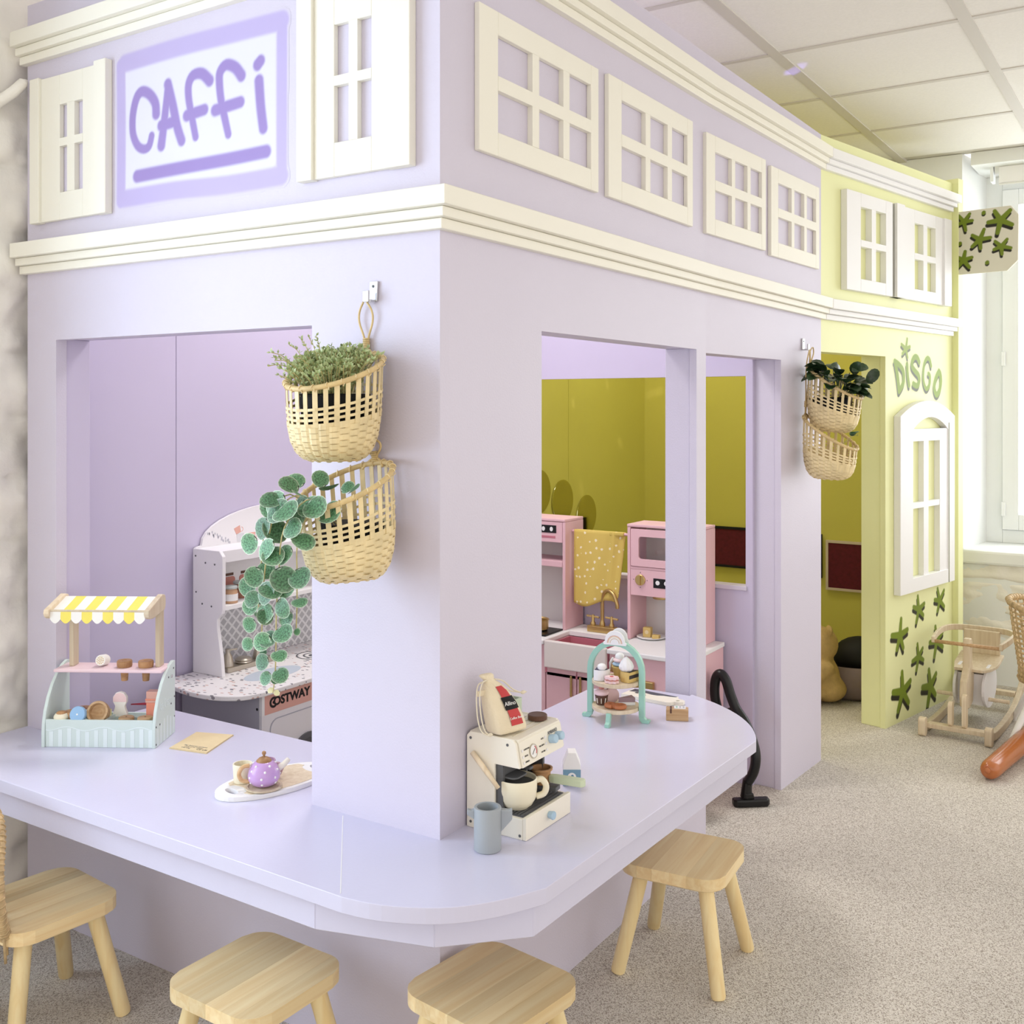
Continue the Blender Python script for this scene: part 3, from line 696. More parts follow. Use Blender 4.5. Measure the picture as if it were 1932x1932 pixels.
# ------------------------------------------------------------------ hanging baskets
PROF = [(0, .48), (.05, .66), (.13, .79), (.26, .89), (.45, .95), (.75, .985), (1, 1.0)]
def prof(t):
    for (a, ra), (b, rb) in zip(PROF, PROF[1:]):
        if t <= b: return ra + (rb - ra) * (t - a) / (b - a)
    return 1.
def basket(label, loc, rotz, roll, pitch, R, H0, H1, strap, group, ns=28):
    o = thing('hanging_basket', label, 'basket', loc, rotz, group); o.rotation_euler = (roll, pitch, rotz)
    hh = lambda a: H0 + H1 * math.cos(a)
    def sp(a, t, dr=0.): r = R * prof(t) + dr; return Vector((r * math.cos(a), r * math.sin(a), t * hh(a)))
    for k in range(ns):
        a = 2 * PI * (k + .5) / ns; ts = [.40, .5, .6, .7, .8, .9, .99]
        MB().strip([sp(a, t) for t in ts], [(math.cos(a), math.sin(a), 0)] * 7, [(-math.sin(a), math.cos(a), 0)] * 7, .0100 if k % 2 else .0088, .0014).build('stake', BAMBOO, o)
    for j, t in enumerate((.50, .57, .64, .71)):
        n = 2 * ns; A = [2 * PI * i / n for i in range(n + 1)]
        pts = [sp(a, t, .0016 * (1 if (i + 2 * (j % 2)) % 4 < 2 else -1)) for i, a in enumerate(A)]
        MB().strip(pts, [(math.cos(a), math.sin(a), 0) for a in A], [(0, 0, 1)] * (n + 1), .0052, .0012).build('weave_band', BAMBOO, o)
    mb = MB(); rows = 13
    for j in range(rows):
        t = .02 + .45 * j / (rows - 1); n = 2 * ns; A = [2 * PI * i / n for i in range(n + 1)]
        pts = []; nr = []; wv = []
        for i, a in enumerate(A):
            d = .0014 * (1 if (i + 2 * (j % 2)) % 4 < 2 else -1); p0 = sp(a, max(0, t - .015)); p1 = sp(a, t + .015); q = (p1 - p0).normalized()
            u = Vector((-math.sin(a), math.cos(a), 0)); m = u.cross(q); pts.append(sp(a, t) + m * d); nr.append(m); wv.append(q)
        mb.strip(pts, nr, wv, .0098 if j > 2 else .012, .0010)
    wb = mb.build('woven_base', BAMBOO, o); wb['kind'] = 'stuff'
    MB().lathe([(R * .3, .002), (R * .55, .001), (R * .55, .004), (R * .3, .005)], 24).build('bottom', BAMBOO2, o)
    n = 40; MB().tube([sp(2 * PI * i / n, 1.0) for i in range(n)], .0052, 8, True).build('rim', BAMBOO2, o, smooth=True)
    mb = MB()
    for k in range(22):
        a = 2 * PI * k / 22; p = sp(a, 1.0); u = Vector((-math.sin(a), math.cos(a), 0)); v = Vector((math.cos(a), math.sin(a), 0))
        mb.tube([p + v * .0062 * math.cos(q) + Vector((0, 0, 1)) * .0068 * math.sin(q) + u * .006 * q / 6 for q in (0, .8, 1.6, 2.4, 3.1, 4, 5, 6)], .0011, 4)
    mb.build('rim_wrap', BAMBOO, o)
    if strap:
        mb = MB(); z0 = hh(0) - .004; xb = R * 1.0; zt = strap
        l = zt - z0
        for s in (-1, 1):
            mb.tube([(p[0], p[1], p[2]) for p in spline([(xb, s * .003, z0 + .012), (xb + .0, s * .006, z0 + l * .35), (xb - .001, s * .017, z0 + l * .62), (xb - .002, s * .016, z0 + l * .82), (xb - .004, s * .004, z0 + l)], 5)], .0023, 6)
        for k in range(5): mb.tube([(xb + .005 * math.cos(q), .006 * math.sin(q), z0 + l * .16 + k * .0042) for q in (0, 1.05, 2.1, 3.15, 4.2, 5.25)], .0022, 5, True)
        mb.tube([(p[0], p[1], p[2]) for p in spline([(xb - .01, -.026, z0 - .006), (xb - .002, -.014, z0 + .008), (xb, 0, z0 + .014), (xb - .002, .014, z0 + .008), (xb - .01, .026, z0 - .006)], 4)], .0026, 6)
        mb.build('strap', BAMBOO2, o, smooth=True)
    return o
def hook(label, fr, s, z):
    o = thing('wall_hook', label, 'hook', wpt(fr, s, 0, z), fr[2], 'metal wall hooks')
    MB().prism([(-.011, 0), (.009, 0), (.011, .040), (-.009, .040)], 'y', -.006, -.0003).build('plate', CHROME, o, bevel=.001)
    MB().box(-.010, .006, -.022, -.004, -.002, .003).build('arm', CHROME, o, bevel=.001)
    MB().box(-.010, .004, -.026, -.021, -.002, .020).build('tip', CHROME, o, bevel=.001)
    MB().lathe([(.003, 0), (.003, .0012)], 12).build('screw', DARKG, o).matrix_local = T(0, -.006, .030) @ RX90
    return o
hook('silver wall hook on the post above the two bamboo baskets', FRONT, 1.325 - .160, 1.508)
hook('silver wall hook on the lavender pier beside the yellow doorway', BEND, .765, 1.500)
R0 = .092
b1 = basket('bamboo basket with a fine-leaved bush, upper one on the corner post', (-R0 - .008, .176, 1.196), 0, 0, 0, R0, .172, .036, .312, 'hanging bamboo baskets')
b2 = basket('bamboo basket with trailing round leaves, lower one on the corner post', (-R0 - .018, .124, .972), 0, math.radians(-7), math.radians(2), R0, .180, .042, .27, 'hanging bamboo baskets')
c_, s_ = math.cos(BEND[2]), math.sin(BEND[2])
p = wpt(BEND, .765, R0 + .014, 1.212)
b3 = basket('bamboo basket with dark glossy leaves, upper one beside the yellow doorway', p, BEND[2] + PI / 2, 0, math.radians(-4), R0, .172, .050, .290, 'hanging bamboo baskets', 24)
p = wpt(BEND, .745, R0 + .008, 1.050)
b4 = basket('bamboo basket hanging below the dark-leaved one, beside the yellow doorway', p, BEND[2] + PI / 2, 0, math.radians(-3), R0, .160, .052, .445, 'hanging bamboo baskets', 24)

def leaf_mesh(name, mat, wd=.5, fold=.12, cup=.1, n=12, notch=.12):
    """leaf in the xy plane, base at the origin, unit length along +x"""
    vs = [(.0, 0, 0)]; at = [0.]; 
    for ring, k in ((.62, 0.), (.94, .15), (1., 1.)):
        for i in range(n):
            a = 2 * PI * i / n; x = .5 + .5 * math.cos(a) * ring; y = wd * math.sin(a) * ring
            if ring == 1. and abs(a - PI) < .3: x += notch
            z = fold * abs(y) + cup * ((x - .5) ** 2) * -1
            vs.append((x, y, z)); at.append(k)
    vs[0] = (.5, 0, 0)
    fs = [(0, 1 + i, 1 + (i + 1) % n) for i in range(n)]
    for k in range(2):
        b = 1 + k * n; fs += [(b + i, b + n + i, b + n + (i + 1) % n, b + (i + 1) % n) for i in range(n)]
    m = MB().add(vs, fs, at); return m.mesh(name, mat, True, 'edge')
LM_ROUND = leaf_mesh('leaf', LEAF_PALE, .48, .06, .25, 14)
LM_DARK = leaf_mesh('leaf', LEAF_DARK, .34, .22, .5, 12, 0)
def orient(d, nrm):
    x = Vector(d).normalized(); z = Vector(nrm); z = (z - x * z.dot(x)).normalized(); y = z.cross(x)
    return Matrix((x, y, z)).transposed().to_4x4()
def leaf(parent, me, p, d, nrm, size):
    o = bpy.data.objects.new('leaf', me); COL.objects.link(o); o.parent = parent
    o.matrix_local = T(*p) @ orient(d, nrm) @ Matrix.Diagonal((size, size, size, 1)); return o

# fine bush in the first basket
pl = thing('leafy_bush', 'fine pale green bush filling the upper basket on the post', 'plant', (b1.location.x, b1.location.y, b1.location.z), 0)
MB().lathe([(.035, .05), (.06, .07), (.070, .12), (.068, .128), (.05, .125)], 20).build('soil_pot', BLACKM, pl, smooth=True)
rnd = random.Random(3); fo = MB(); sm = MB()
def sprig(p0, p1, n, ls):
    pts = [Vector(p0).lerp(Vector(p1), t) + Vector((0, 0, .012 * math.sin(PI * t))) for t in (0, .35, .7, 1)]
    sm.tube(pts, .0008, 4)
    for k in range(n):
        t = (k + 1) / n; p = pts[0].lerp(pts[3], t) + Vector((0, 0, .012 * math.sin(PI * t))); d0 = (pts[3] - pts[0]).normalized()
        for s in (-1, 1):
            u = Vector((rnd.uniform(-1, 1), rnd.uniform(-1, 1), rnd.uniform(-.3, 1))).normalized(); d = (d0 * .6 + u * .9 * 1).normalized(); q = d.cross(Vector((rnd.uniform(-1, 1), rnd.uniform(-1, 1), .5))).normalized(); l = ls * rnd.uniform(.7, 1.2)
            fo.add([p, p + d * l * .5 + q * l * .27, p + d * l, p + d * l * .5 - q * l * .27], [(0, 1, 2, 3)], [0, .45, 1., .45])
for k in range(330):
    a = rnd.uniform(0, 2 * PI); r = .078 * math.sqrt(rnd.random()); x, y = r * math.cos(a), r * math.sin(a); x = x if x < .035 else .035 - .5 * (x - .035)
    h = .172 + .036 * x / R0
    e = rnd.uniform(.6, 1.0); tip = (x * 1.22 - .004 + rnd.uniform(-.016, .016), y * 1.16 + rnd.uniform(-.016, .016), h + .004 + (.040 - .025 * (r / .08) ** 2) * e)
    sprig((x * .6, y * .6, h - .05), tip, 7, .0102)
for tip in ((-.128, .03, .188), (-.112, .055, .204), (-.100, .02, .218), (-.118, -.01, .192), (-.07, .0, .232), (-.05, .04, .232), (-.09, .07, .196), (-.125, .05, .178), (-.03, .02, .238)):
    sprig((tip[0] * .5, tip[1] * .6, .16), tip, 9, .0085)
fo.build('foliage', LEAF_FINE, pl, attr='edge', recalc=False)['kind'] = 'stuff'
sm.build('stems', STEMG, pl)['kind'] = 'stuff'

# trailing plant in the second basket
tp = thing('trailing_plant', 'trailing plant with round variegated leaves spilling from the lower basket on the post', 'plant', (b2.location.x, b2.location.y, b2.location.z), 0)
MB().lathe([(.03, .05), (.055, .07), (.062, .11), (.04, .108)], 20).build('soil_pot', BLACKM, tp, smooth=True)
rnd = random.Random(11)
VINES = [[(-.03, .02, .10), (-.085, .045, .165), (-.125, .075, .13), (-.138, .085, .03), (-.140, .088, -.06), (-.142, .09, -.15), (-.140, .092, -.20)],
         [(-.03, .0, .10), (-.085, .02, .16), (-.130, .045, .11), (-.140, .05, .0), (-.143, .052, -.09), (-.146, .05, -.17), (-.147, .05, -.235), (-.148, .052, -.262)],
         [(-.02, .04, .10), (-.08, .08, .165), (-.115, .105, .11), (-.120, .115, .02), (-.121, .118, -.05), (-.122, .12, -.10)],
         [(-.03, .01, .10), (-.075, .02, .15), (-.115, .025, .09), (-.122, .022, .02), (-.124, .02, -.06), (-.126, .02, -.13)]]
VINES = [[(a, b, c if c > .05 else .05 + (c - .05) * .66) for a, b, c in v] for v in VINES]
for v in VINES: MB().tube(spline(v, 5), .0013, 5).build('stem', STEMG, tp, smooth=True)
cdir = Vector((-.80, -.55, .12))
for vi, v in enumerate(VINES):
    pts = spline(v, 10); n = len(pts); m = (13, 15, 9, 9)[vi]
    for k in range(m):
        t = .16 + .82 * k / (m - 1); p = pts[min(n - 1, int(t * (n - 1)))]
        side = 1 if k % 2 else -1; sz = (.050 - .032 * max(0, t - .30)) * rnd.uniform(.85, 1.12)
        if t > .95: sz = .014
        a = rnd.uniform(-.7, .7)
        d = Vector((-.30 * rnd.random() - .05, .8 * side * rnd.uniform(.5, 1.), -.55 + a * .6)); d.normalize()
        nr = cdir + Vector((rnd.uniform(-.5, .5), rnd.uniform(-.6, .6), rnd.uniform(-.1, .7)))
        leaf(tp, LM_ROUND, p + Vector((rnd.uniform(-.014, .0), side * .007, 0)), d, nr, sz)
for q, d, s in (((-.05, .015, .175), (-.5, -.6, .25), .040), ((-.085, .05, .178), (-.7, .5, .3), .042), ((-.065, .06, .182), (-.2, .8, .35), .040), ((-.02, -.01, .17), (-.2, -.8, .3), .032), ((-.10, .02, .165), (-.8, -.3, .2), .042), ((-.11, .07, .16), (-.7, .6, -.1), .042), ((-.01, .02, .17), (.3, -.6, .3), .030), ((-.04, .03, .178), (-.1, .3, .5), .036)):
    leaf(tp, LM_ROUND, q, d, (-.5, -.45, .75), s)
MB().tube(spline([(-.148, .052, -.156), (-.148, .053, -.172), (-.149, .055, -.184)], 4), .001, 5).build('stem', STEMG, tp)
LM_TINY = leaf_mesh('leaf', leafmat('young_leaf', (214, 204, 150), (236, 228, 190)), .34, .1, .2, 8, 0)
for z, s in ((-.157, 1), (-.157, -1), (-.178, 1), (-.180, -1)): leaf(tp, LM_TINY, (-.148, .053, z), (-.1, .8 * s, -.25), (-.8, -.5, .4), .016)

# dark leaves in the third basket
dp = thing('glossy_plant', 'dark glossy-leaved plant in the upper basket beside the yellow doorway', 'plant', tuple(b3.location), b3.rotation_euler.z)
MB().lathe([(.03, .05), (.055, .07), (.066, .12), (.04, .118)], 18).build('soil_pot', BLACKM, dp, smooth=True)
rnd = random.Random(5)
for k in range(56):
    a = rnd.uniform(0, 2 * PI); r = rnd.uniform(.005, .055); p0 = Vector((r * math.cos(a) - .025, r * math.sin(a), .150 + .03 * math.cos(a))); e = rnd.uniform(.1, 1)
    d = Vector((math.cos(a) * .9 - .25, math.sin(a) * .9, .15 + e * .9)).normalized(); base = p0 + Vector((d.x * .03, d.y * .03, .01 + .045 * e))
    MB().tube([p0, base], .0014, 4).build('stem', LEAF_DARK, dp)
    leaf(dp, LM_DARK, base, (d.x, d.y, .25 - .6 * (1 - e)), (rnd.uniform(-.5, .3), rnd.uniform(-.5, .5), 1), rnd.uniform(.048, .070))
for q, d in (((-.06, -.02, .20), (-.5, .3, .5)), ((-.07, .0, .215), (-.8, -.5, .2)), ((-.05, .03, .21), (.3, .8, .3)), ((-.115, -.03, .17), (-.5, -.3, .8))):
    leaf(dp, LM_DARK, q, d, (-.6, .4, .6), .058)
MB().tube([(-.03, 0, .12), (-.06, -.01, .205)], .0016, 5).build('stem', LEAF_DARK, dp)
sp_ = thing('succulent_sprig', 'grey-green sprig poking out between the two baskets by the yellow doorway', 'plant', tuple(b4.location), b4.rotation_euler.z)
for k in range(9):
    a = rnd.uniform(-1, 1); leaf(sp_, LM_ROUND, (-.085, .0 + .012 * a, .150 + .01 * rnd.random()), (-.6, a, .5 * rnd.random()), (0, 0, 1), .024)
MB().tube([(-.04, 0, .11), (-.088, 0, .152)], .0015, 5).build('stem', STEMG, sp_)
# ------------------------------------------------------------------ ice-cream stall toy
IW, ID = .280, .134
ia = math.radians(-59.6); IC = thing('toy_ice_cream_stall', 'mint toy ice-cream stall with yellow striped awning on the counter', 'toy stall', (-.084, 1.138, ZC), ia)
def ip(x, y, z): return (-.084 + x * math.cos(ia) - y * math.sin(ia), 1.138 + x * math.sin(ia) + y * math.cos(ia), ZC + z)
sprof = [(0, 0), (ID, 0), (ID, .182), (.122, .184), (.100, .178), (.074, .165), (.047, .143), (.025, .115), (.010, .086), (.002, .057), (0, .035)]
for x in (0, IW - .008): MB().prism(sprof, 'x', x, x + .008).build('side_panel', MINT, IC, bevel=.0012)
MB().box(.008, IW - .008, .004, .011, 0, .066).build('front_panel', MINT, IC, bevel=.001)
MB().box(.008, IW - .008, ID - .010, ID - .003, 0, .05).build('back_panel', MINT, IC)
MB().box(.008, IW - .008, .011, ID - .010, .034, .039).build('tray_floor', MINT, IC)
for x in (.104, .150): MB().box(x, x + .005, .011, ID - .010, .027, .064).build('divider', MINT, IC)
MB().box(.155, IW - .008, .062, .066, .027, .058).build('divider', MINT, IC)
MB().box(.004, IW - .004, .052, .128, .168, .176).build('shelf', PINKL, IC, bevel=.003)
mb = MB()
for k in range(12):
    x = .018 + k * .0222; z = .042 + .004 * math.cos(x * 2 * PI / .09 + 2)
    mb.box(x, x + .010, .0034, .0042, .001, z)
mb.build('stripe_print', STRIPEW, IC)
mb = MB(); wv = [Vector((.009 + .262 * i / 40, .0036, .045 + .0045 * math.cos((.009 + .262 * i / 40) * 2 * PI / .09 + 2))) for i in range(41)]
mb.strip(wv, [(0, 1, 0)] * 41, [(0, 0, 1)] * 41, .0022, .0008); mb.build('wave_print', STRIPEW, IC)
mb = MB()
for k in range(6): mb.box(IW - .0002, IW + .0004, .012 + k * .021, .021 + k * .021, .001, .050 + .008 * math.sin(k * 1.1 - 1.2))
mb.build('stripe_print', STRIPEW, IC)
text_mesh('Ice Cream', .030, STRIPEW, 'lettering', IC, T(IW + .0002, .070, .092) @ Matrix.Rotation(PI / 2, 4, 'Z') @ RX90, .0003, xs=.62)
for y, z in ((.006, .050), (.030, .050), (.006, .008), (.128, .092), (.105, .080), (.128, .042), (.122, .165), (.088, .150)):
    MB().lathe([(.0024, -.0004), (.0024, .0006)], 10).build('screw', DARKG, IC).matrix_local = T(IW + .0002, y, z) @ Matrix.Rotation(PI / 2, 4, 'Y')
MB().lathe([(.0045, -.0004), (.0040, .0015), (.001, .002)], 12).build('bolt', CHROME, IC, smooth=True).matrix_local = T(IW + .0004, .108, .148) @ Matrix.Rotation(PI / 2, 4, 'Y')
for x in (.030, .248): MB().box(x, x + .012, .083, .112, .176, .335).build('post', MAPLE, IC, bevel=.002)
rp = [(-.008, .318), (-.012, .326), (-.009, .335), (.060, .354), (.078, .359), (.096, .355), (.100, .345), (.100, .330), (.094, .318), (.02, .310), (.002, .312)]
for x in (.010, .256): MB().prism(rp, 'x', x, x + .013).build('roof_side', MAPLE, IC, bevel=.002)
sw = (.256 - .023) / 9
for k in range(9):
    x0 = .023 + k * sw; x1 = x0 + sw; m_ = YSTRIPE if k % 2 else WSTRIPE
    vs = [(x, y, z) for y, z in ((.082, .352), (.045, .340), (.004, .328)) for x in (x0, x1)]
    sc0 = [(x0 + sw * i / 8, -.003 - .001 * math.sin(PI * i / 8), .311 - .010 * math.sin(PI * i / 8)) for i in range(9)]
    tp0 = [(x0 + sw * i / 8, -.002, .330) for i in range(9)]
    b = MB().add(vs, [(0, 1, 3, 2), (2, 3, 5, 4)]); b.add(tp0 + sc0, [(i, i + 1, 10 + i, 9 + i) for i in range(8)])
    o = b.build('awning_stripe', m_, IC); q = o.modifiers.new('th', 'SOLIDIFY'); q.thickness = .0012
    if k == 0: pass
MB().tube([(.014, .0, .331), (.262, .0, .331)], .003, 8).build('awning_rod', MAPLE, IC)

def toy(name, label, cat, loc, rotz=0., group='toy sweets in the ice-cream stall'): return thing(name, label, cat, loc, rotz, group)
for x, lb in ((.170, 'wooden toy cone in the pink shelf, middle one'), (.224, 'wooden toy cone in the pink shelf beside the right post')):
    o = toy('toy_cone', lb, 'toy food', ip(x, .085, .142), ia)
    MB().lathe([(.008, .0), (.0105, .033), (.0105, .036)], 18).build('cone', CORK, o, smooth=False)
    MB().lathe([(.0175, .0345), (.0185, .038), (.0185, .048), (.017, .0505), (.006, .0505), (.005, .0495), (.0005, .0495)], 20).build('cap', CORK, o)
o = toy('toy_sprinkle_shaker', 'white toy shaker lying on the pink shelf with a dotted end', 'toy food', ip(.112, .092, .1905), ia)
Ry = Matrix.Rotation(math.radians(80), 4, 'X')
MB().lathe([(.0125, -.016), (.0135, -.013), (.0135, .013), (.0125, .016)], 20).build('body', WSTRIPE, o, smooth=False).matrix_local = Ry
mb = MB()
for r_, n in ((.0, 1), (.004, 6), (.008, 11)):
    for i in range(n): mb.lathe([(.0013, .0158), (.0013, .0166)], 6, (r_ * math.cos(2 * PI * i / n), r_ * math.sin(2 * PI * i / n), 0))
d = mb.build('dots', CARAM, o); d.matrix_local = Ry; d['kind'] = 'stuff'
def disc(label, x, y, z, r, h, mat, tilt=None, hole=BROWN, name='toy_scoop'):
    o = toy(name, label, 'toy food', ip(x, y, z), ia)
    Mx = Matrix.Rotation(tilt[0], 4, 'X') @ Matrix.Rotation(tilt[1], 4, 'Y') if tilt else Matrix.Identity(4)
    smooth_by_angle(MB().lathe([(r * .90, 0), (r, h * .15), (r, h * .8), (r * .93, h * .97), (r * .8, h)], 24).build('disc', mat, o)).matrix_local = Mx
    MB().lathe([(.0022, h - .0003), (.0022, h + .0004)], 10).build('peg_hole', hole, o).matrix_local = Mx
    return o
disc('brown wooden toy scoop at the front of the left tray', .058, .040, .058, .0205, .020, CORK)
disc('dark brown wooden toy scoop at the back of the left tray', .064, .090, .053, .019, .020, M('dark_toy_wood', (158, 116, 84), .5))
disc('light blue toy scoop standing in the left tray', .084, .022, .074, .0195, .013, M('sky_blue_toy', (150, 190, 226), .4), (math.radians(72), 0), WSTRIPE)
disc('flat white toy scoop at the back of the left tray', .096, .100, .061, .0205, .016, WSTRIPE, None, DARKG)
disc('small white toy scoop in front of the flat white one', .096, .060, .057, .016, .018, M('pale_toy_white', (230, 232, 226), .4), None, BLACK)
disc('peach toy scoop lying low in the right tray', .193, .040, .053, .0185, .012, BEECH)
disc('second peach toy scoop half hidden behind the right side panel', .240, .040, .053, .0185, .012, BEECH)
o = toy('toy_scoop', 'pale yellow toy scoop with brown topping at the left front', 'toy food', ip(.040, .022, .058), ia)
MB().ell((0, 0, .010), (.019, .017, .013)).build('ball', IVORY, o, smooth=True); MB().lathe([(.012, .0175), (.0125, .021), (.009, .0235), (.002, .024)], 14).build('topping', CORK, o, smooth=True)
o = toy('toy_block', 'small pale yellow toy block beside the big wooden bowl', 'toy food', ip(.142, .050, .056), ia); MB().box(-.008, .008, -.006, .006, 0, .024).build('block', M('pale_yellow_toy', (236, 230, 172), .5), o, bevel=.001)
o = toy('toy_bowl', 'large turned wooden bowl tipped forward in the middle tray', 'toy food', ip(.128, .030, .078), ia)
Mx = Matrix.Rotation(math.radians(68), 4, 'X')
smooth_by_angle(MB().lathe([(.012, -.018), (.0245, -.012), (.027, .0), (.026, .009), (.021, .009), (.019, -.002), (.006, -.008), (.002, -.006)], 28).build('bowl', BEECH, o)).matrix_local = Mx
o = toy('toy_lolly', 'pale pink and white figure-eight toy lolly standing in the stall', 'toy food', ip(.166, .070, .0395), ia)
MB().prism([(p[0], p[1]) for p in [(-.016, 0), (.016, 0), (.018, .025), (.013, .038), (.012, .044), (.017, .054), (.017, .066), (.010, .076), (0, .079), (-.010, .076), (-.017, .066), (-.017, .054), (-.012, .044), (-.013, .038), (-.018, .025)]], 'y', -.005, .005).build('body', WSTRIPE, o, bevel=.001)
MB().prism([(-.0168, .0545), (.0168, .0545), (.0165, .065), (.010, .0745), (0, .0775), (-.010, .0745), (-.0165, .065)], 'y', -.0056, -.0049).build('icing', SKIN_PINK, o)
o = toy('toy_wafer_box', 'coral and orange toy wafer pack at the right end of the stall', 'toy food', ip(.244, .085, .0395), ia)
for k, (m_, z0, z1, w_) in enumerate(((CORAL, 0, .050, .015), (PEACH, .050, .056, .017), (CORAL, .056, .060, .0175), (PEACH, .060, .078, .015))): MB().box(-w_, w_, -.012, .012, z0, z1).build('layer', m_, o, bevel=.001)
o = toy('toy_spoon', 'red wooden toy spoon handle lying across the right tray', 'toy food', ip(.202, .100, .078), ia); MB().tube([(-.022, 0, 0), (.02, .0, .002), (.03, 0, .0025)], [.0016, .0034, .0030], 8).build('handle', M('dark_red_toy', (160, 40, 62), .4), o, smooth=True)

# ------------------------------------------------------------------ leaflet, tray, teapot, cups
lf = thing('kraft_leaflet', 'folded kraft paper leaflet lying beside the ice-cream stall', 'leaflet', (.150, .838, ZC), 0)
MB().prism([(-.074, .030), (-.052, -.076), (.081, -.023), (.045, .073)], 'z', .0003, .0022).build('cover', PAPER, lf); MB().prism([(-.073, .029), (-.051, -.075), (.079, -.024), (.044, .071)], 'z', .0024, .0036).build('page', PAPER, lf)
la = math.atan2(-.106, .022)
for k, (u, v, t_, s) in enumerate(((.055, .030, 'Play food set contents', .0075), (.055, .022, 'Designed for children', .0062), (.038, .013, 'Warning', .0075), (.085, .013, 'CE UK', .011))):
    c, n = math.cos(la), math.sin(la); text_mesh(t_, s, DARKG if k < 3 else BLACK, 'print', lf, T(-.074 + c * u - n * v, .030 + n * u + c * v, .00375) @ Matrix.Rotation(la, 4, 'Z'), .0001)
ta = math.atan2(.460 - .506, .145 + .053); tr = thing('oval_tray', 'white oval toy tray with handle holes beside the post', 'tray', (.048, .484, ZC), ta)
def tray_ring(mb, z0, z1, a, b):
    # board with two handle holes, cut as strips left and right of the holes
    n = 48; hole = [(-.104, .016, .011), (.104, .016, .011)]
    mb.prism(circ(0, 0, a, n, b), 'z', z0, z1)
bm = bmesh.new()
def ovalgeo(zz):
    out_v = [bm.verts.new((x, y, zz)) for x, y in circ(0, 0, .140, 48, .072)]; es = [bm.edges.new((out_v[i], out_v[(i + 1) % 48])) for i in range(48)]
    hs = []
    for cx in (-.106, .106):
        hv = [bm.verts.new((x, y, zz)) for x, y in circ(cx, 0, .010, 16, .022)]; hs.append(hv); es += [bm.edges.new((hv[i], hv[(i + 1) % 16])) for i in range(16)]
    bmesh.ops.triangle_fill(bm, edges=es, use_beauty=True); return [out_v] + hs
lo = ovalgeo(.0005); hi = ovalgeo(.010)
for A, B in zip(lo, hi):
    for i in range(len(A)): j = (i + 1) % len(A); bm.faces.new((A[i], A[j], B[j], B[i]))
bmesh.ops.recalc_face_normals(bm, faces=bm.faces); me = bpy.data.meshes.new('board'); bm.to_mesh(me); bm.free(); me.materials.append(WHITE)
bo = bpy.data.objects.new('board', me); COL.objects.link(bo); bo.parent = tr
cp = [(x, y) for x, y in circ(0, 0, .132, 60, .062) if abs(x) < .094]
pp = [(x, y) for x, y in cp if y > 0]; pq = [(x, y) for x, y in cp if y <= 0]
nl = [(-.094 + .016 * math.cos(a), .030 * math.sin(a)) for a in [PI / 2 - PI * i / 8 for i in range(9)]]
nr_ = [(.094 - .016 * math.cos(a), .030 * math.sin(a)) for a in [-PI / 2 + PI * i / 8 for i in range(9)]]
pp.sort(key=lambda p: -p[0]); pq.sort(key=lambda p: p[0])
MB().prism(pp + nl + pq + nr_, 'z', .0102, .0108).build('wood_inlay', MAPLE, tr)
tpx = thing('toy_teapot', 'lilac spotted wooden toy teapot on the oval tray', 'teapot', (-.003, .466, ZC + .0158), math.radians(-40))
smooth_by_angle(MB().lathe([(.018, .0), (.026, .004), (.0335, .014), (.0345, .022), (.032, .034), (.026, .044), (.018, .050), (.015, .0515)], 32).build('body', LILAC, tpx), 60)
smooth_by_angle(MB().lathe([(.0165, .0505), (.0160, .0525), (.011, .0575), (.0045, .0605), (.0025, .061), (.0025, .0635), (.0045, .0665), (.0042, .0705), (.001, .0725)], 20).build('lid', CORK, tpx), 50)
MB().tube([(.026, 0, .030), (.042, 0, .040), (.052, 0, .050)], [.0075, .0062, .0052], 14).build('spout', CREAMT, tpx, smooth=True)
hd = [(-.030, 0, .044), (-.044, 0, .042), (-.052, 0, .028), (-.046, 0, .014), (-.030, 0, .010)]
MB().tube(spline(hd, 4), .0045, 8).build('handle', BEECH, tpx, smooth=True)
ring_z = [(.012, .033), (.0240, .0335), (.036, .0300)]
for z, r_, n, o_ in ((.010, .0310, 6, .3), (.022, .0348, 7, 0), (.035, .0318, 6, .5), (.0445, .0258, 5, .1)):
    for i in range(n):
        a = 2 * PI * (i + o_) / n; MB().ell(((r_ - .0020) * math.cos(a), (r_ - .0020) * math.sin(a), z), (.0030, .0030, .0030), 10, 8).build('spot', WHITE, tpx, smooth=True)
sau = thing('toy_saucer', 'round pale wooden saucer under the lilac teapot', 'saucer', (-.005, .464, ZC + .0112), 0); MB().lathe([(.036, 0), (.039, .001), (.039, .0042), (.034, .0045), (.031, .0032), (.002, .0032)], 32).build('plate', MAPLE, sau)
def mug(label, loc, rz, mat, hmat, r=.021, h=.040):
    o = thing('toy_mug', label, 'mug', loc, rz, 'toy mugs on the oval tray')
    smooth_by_angle(MB().lathe([(r * .86, 0), (r * .9, .001), (r, h - .001), (r * .98, h), (r * .86, h), (r * .8, .004), (.001, .004)], 28).build('cup', mat, o), 40)
    MB().tube([(r * .85, 0, h * .78), (r * 1.35, 0, h * .80), (r * 1.75, 0, h * .55), (r * 1.5, 0, h * .25), (r * .85, 0, h * .18)], .0042, 8).build('handle', hmat, o, smooth=True); return o
mug('cream wooden toy mug left of the lilac teapot', (-.006, .528, ZC + .0112), math.radians(-70), IVORY, BEECH)
mug('mauve toy mug half hidden behind the lilac teapot', (.042, .507, ZC + .0112), math.radians(-60), M('mauve_toy', (178, 140, 168), .4), M('mauve_toy_handle', (196, 160, 170), .4), .021, .038)

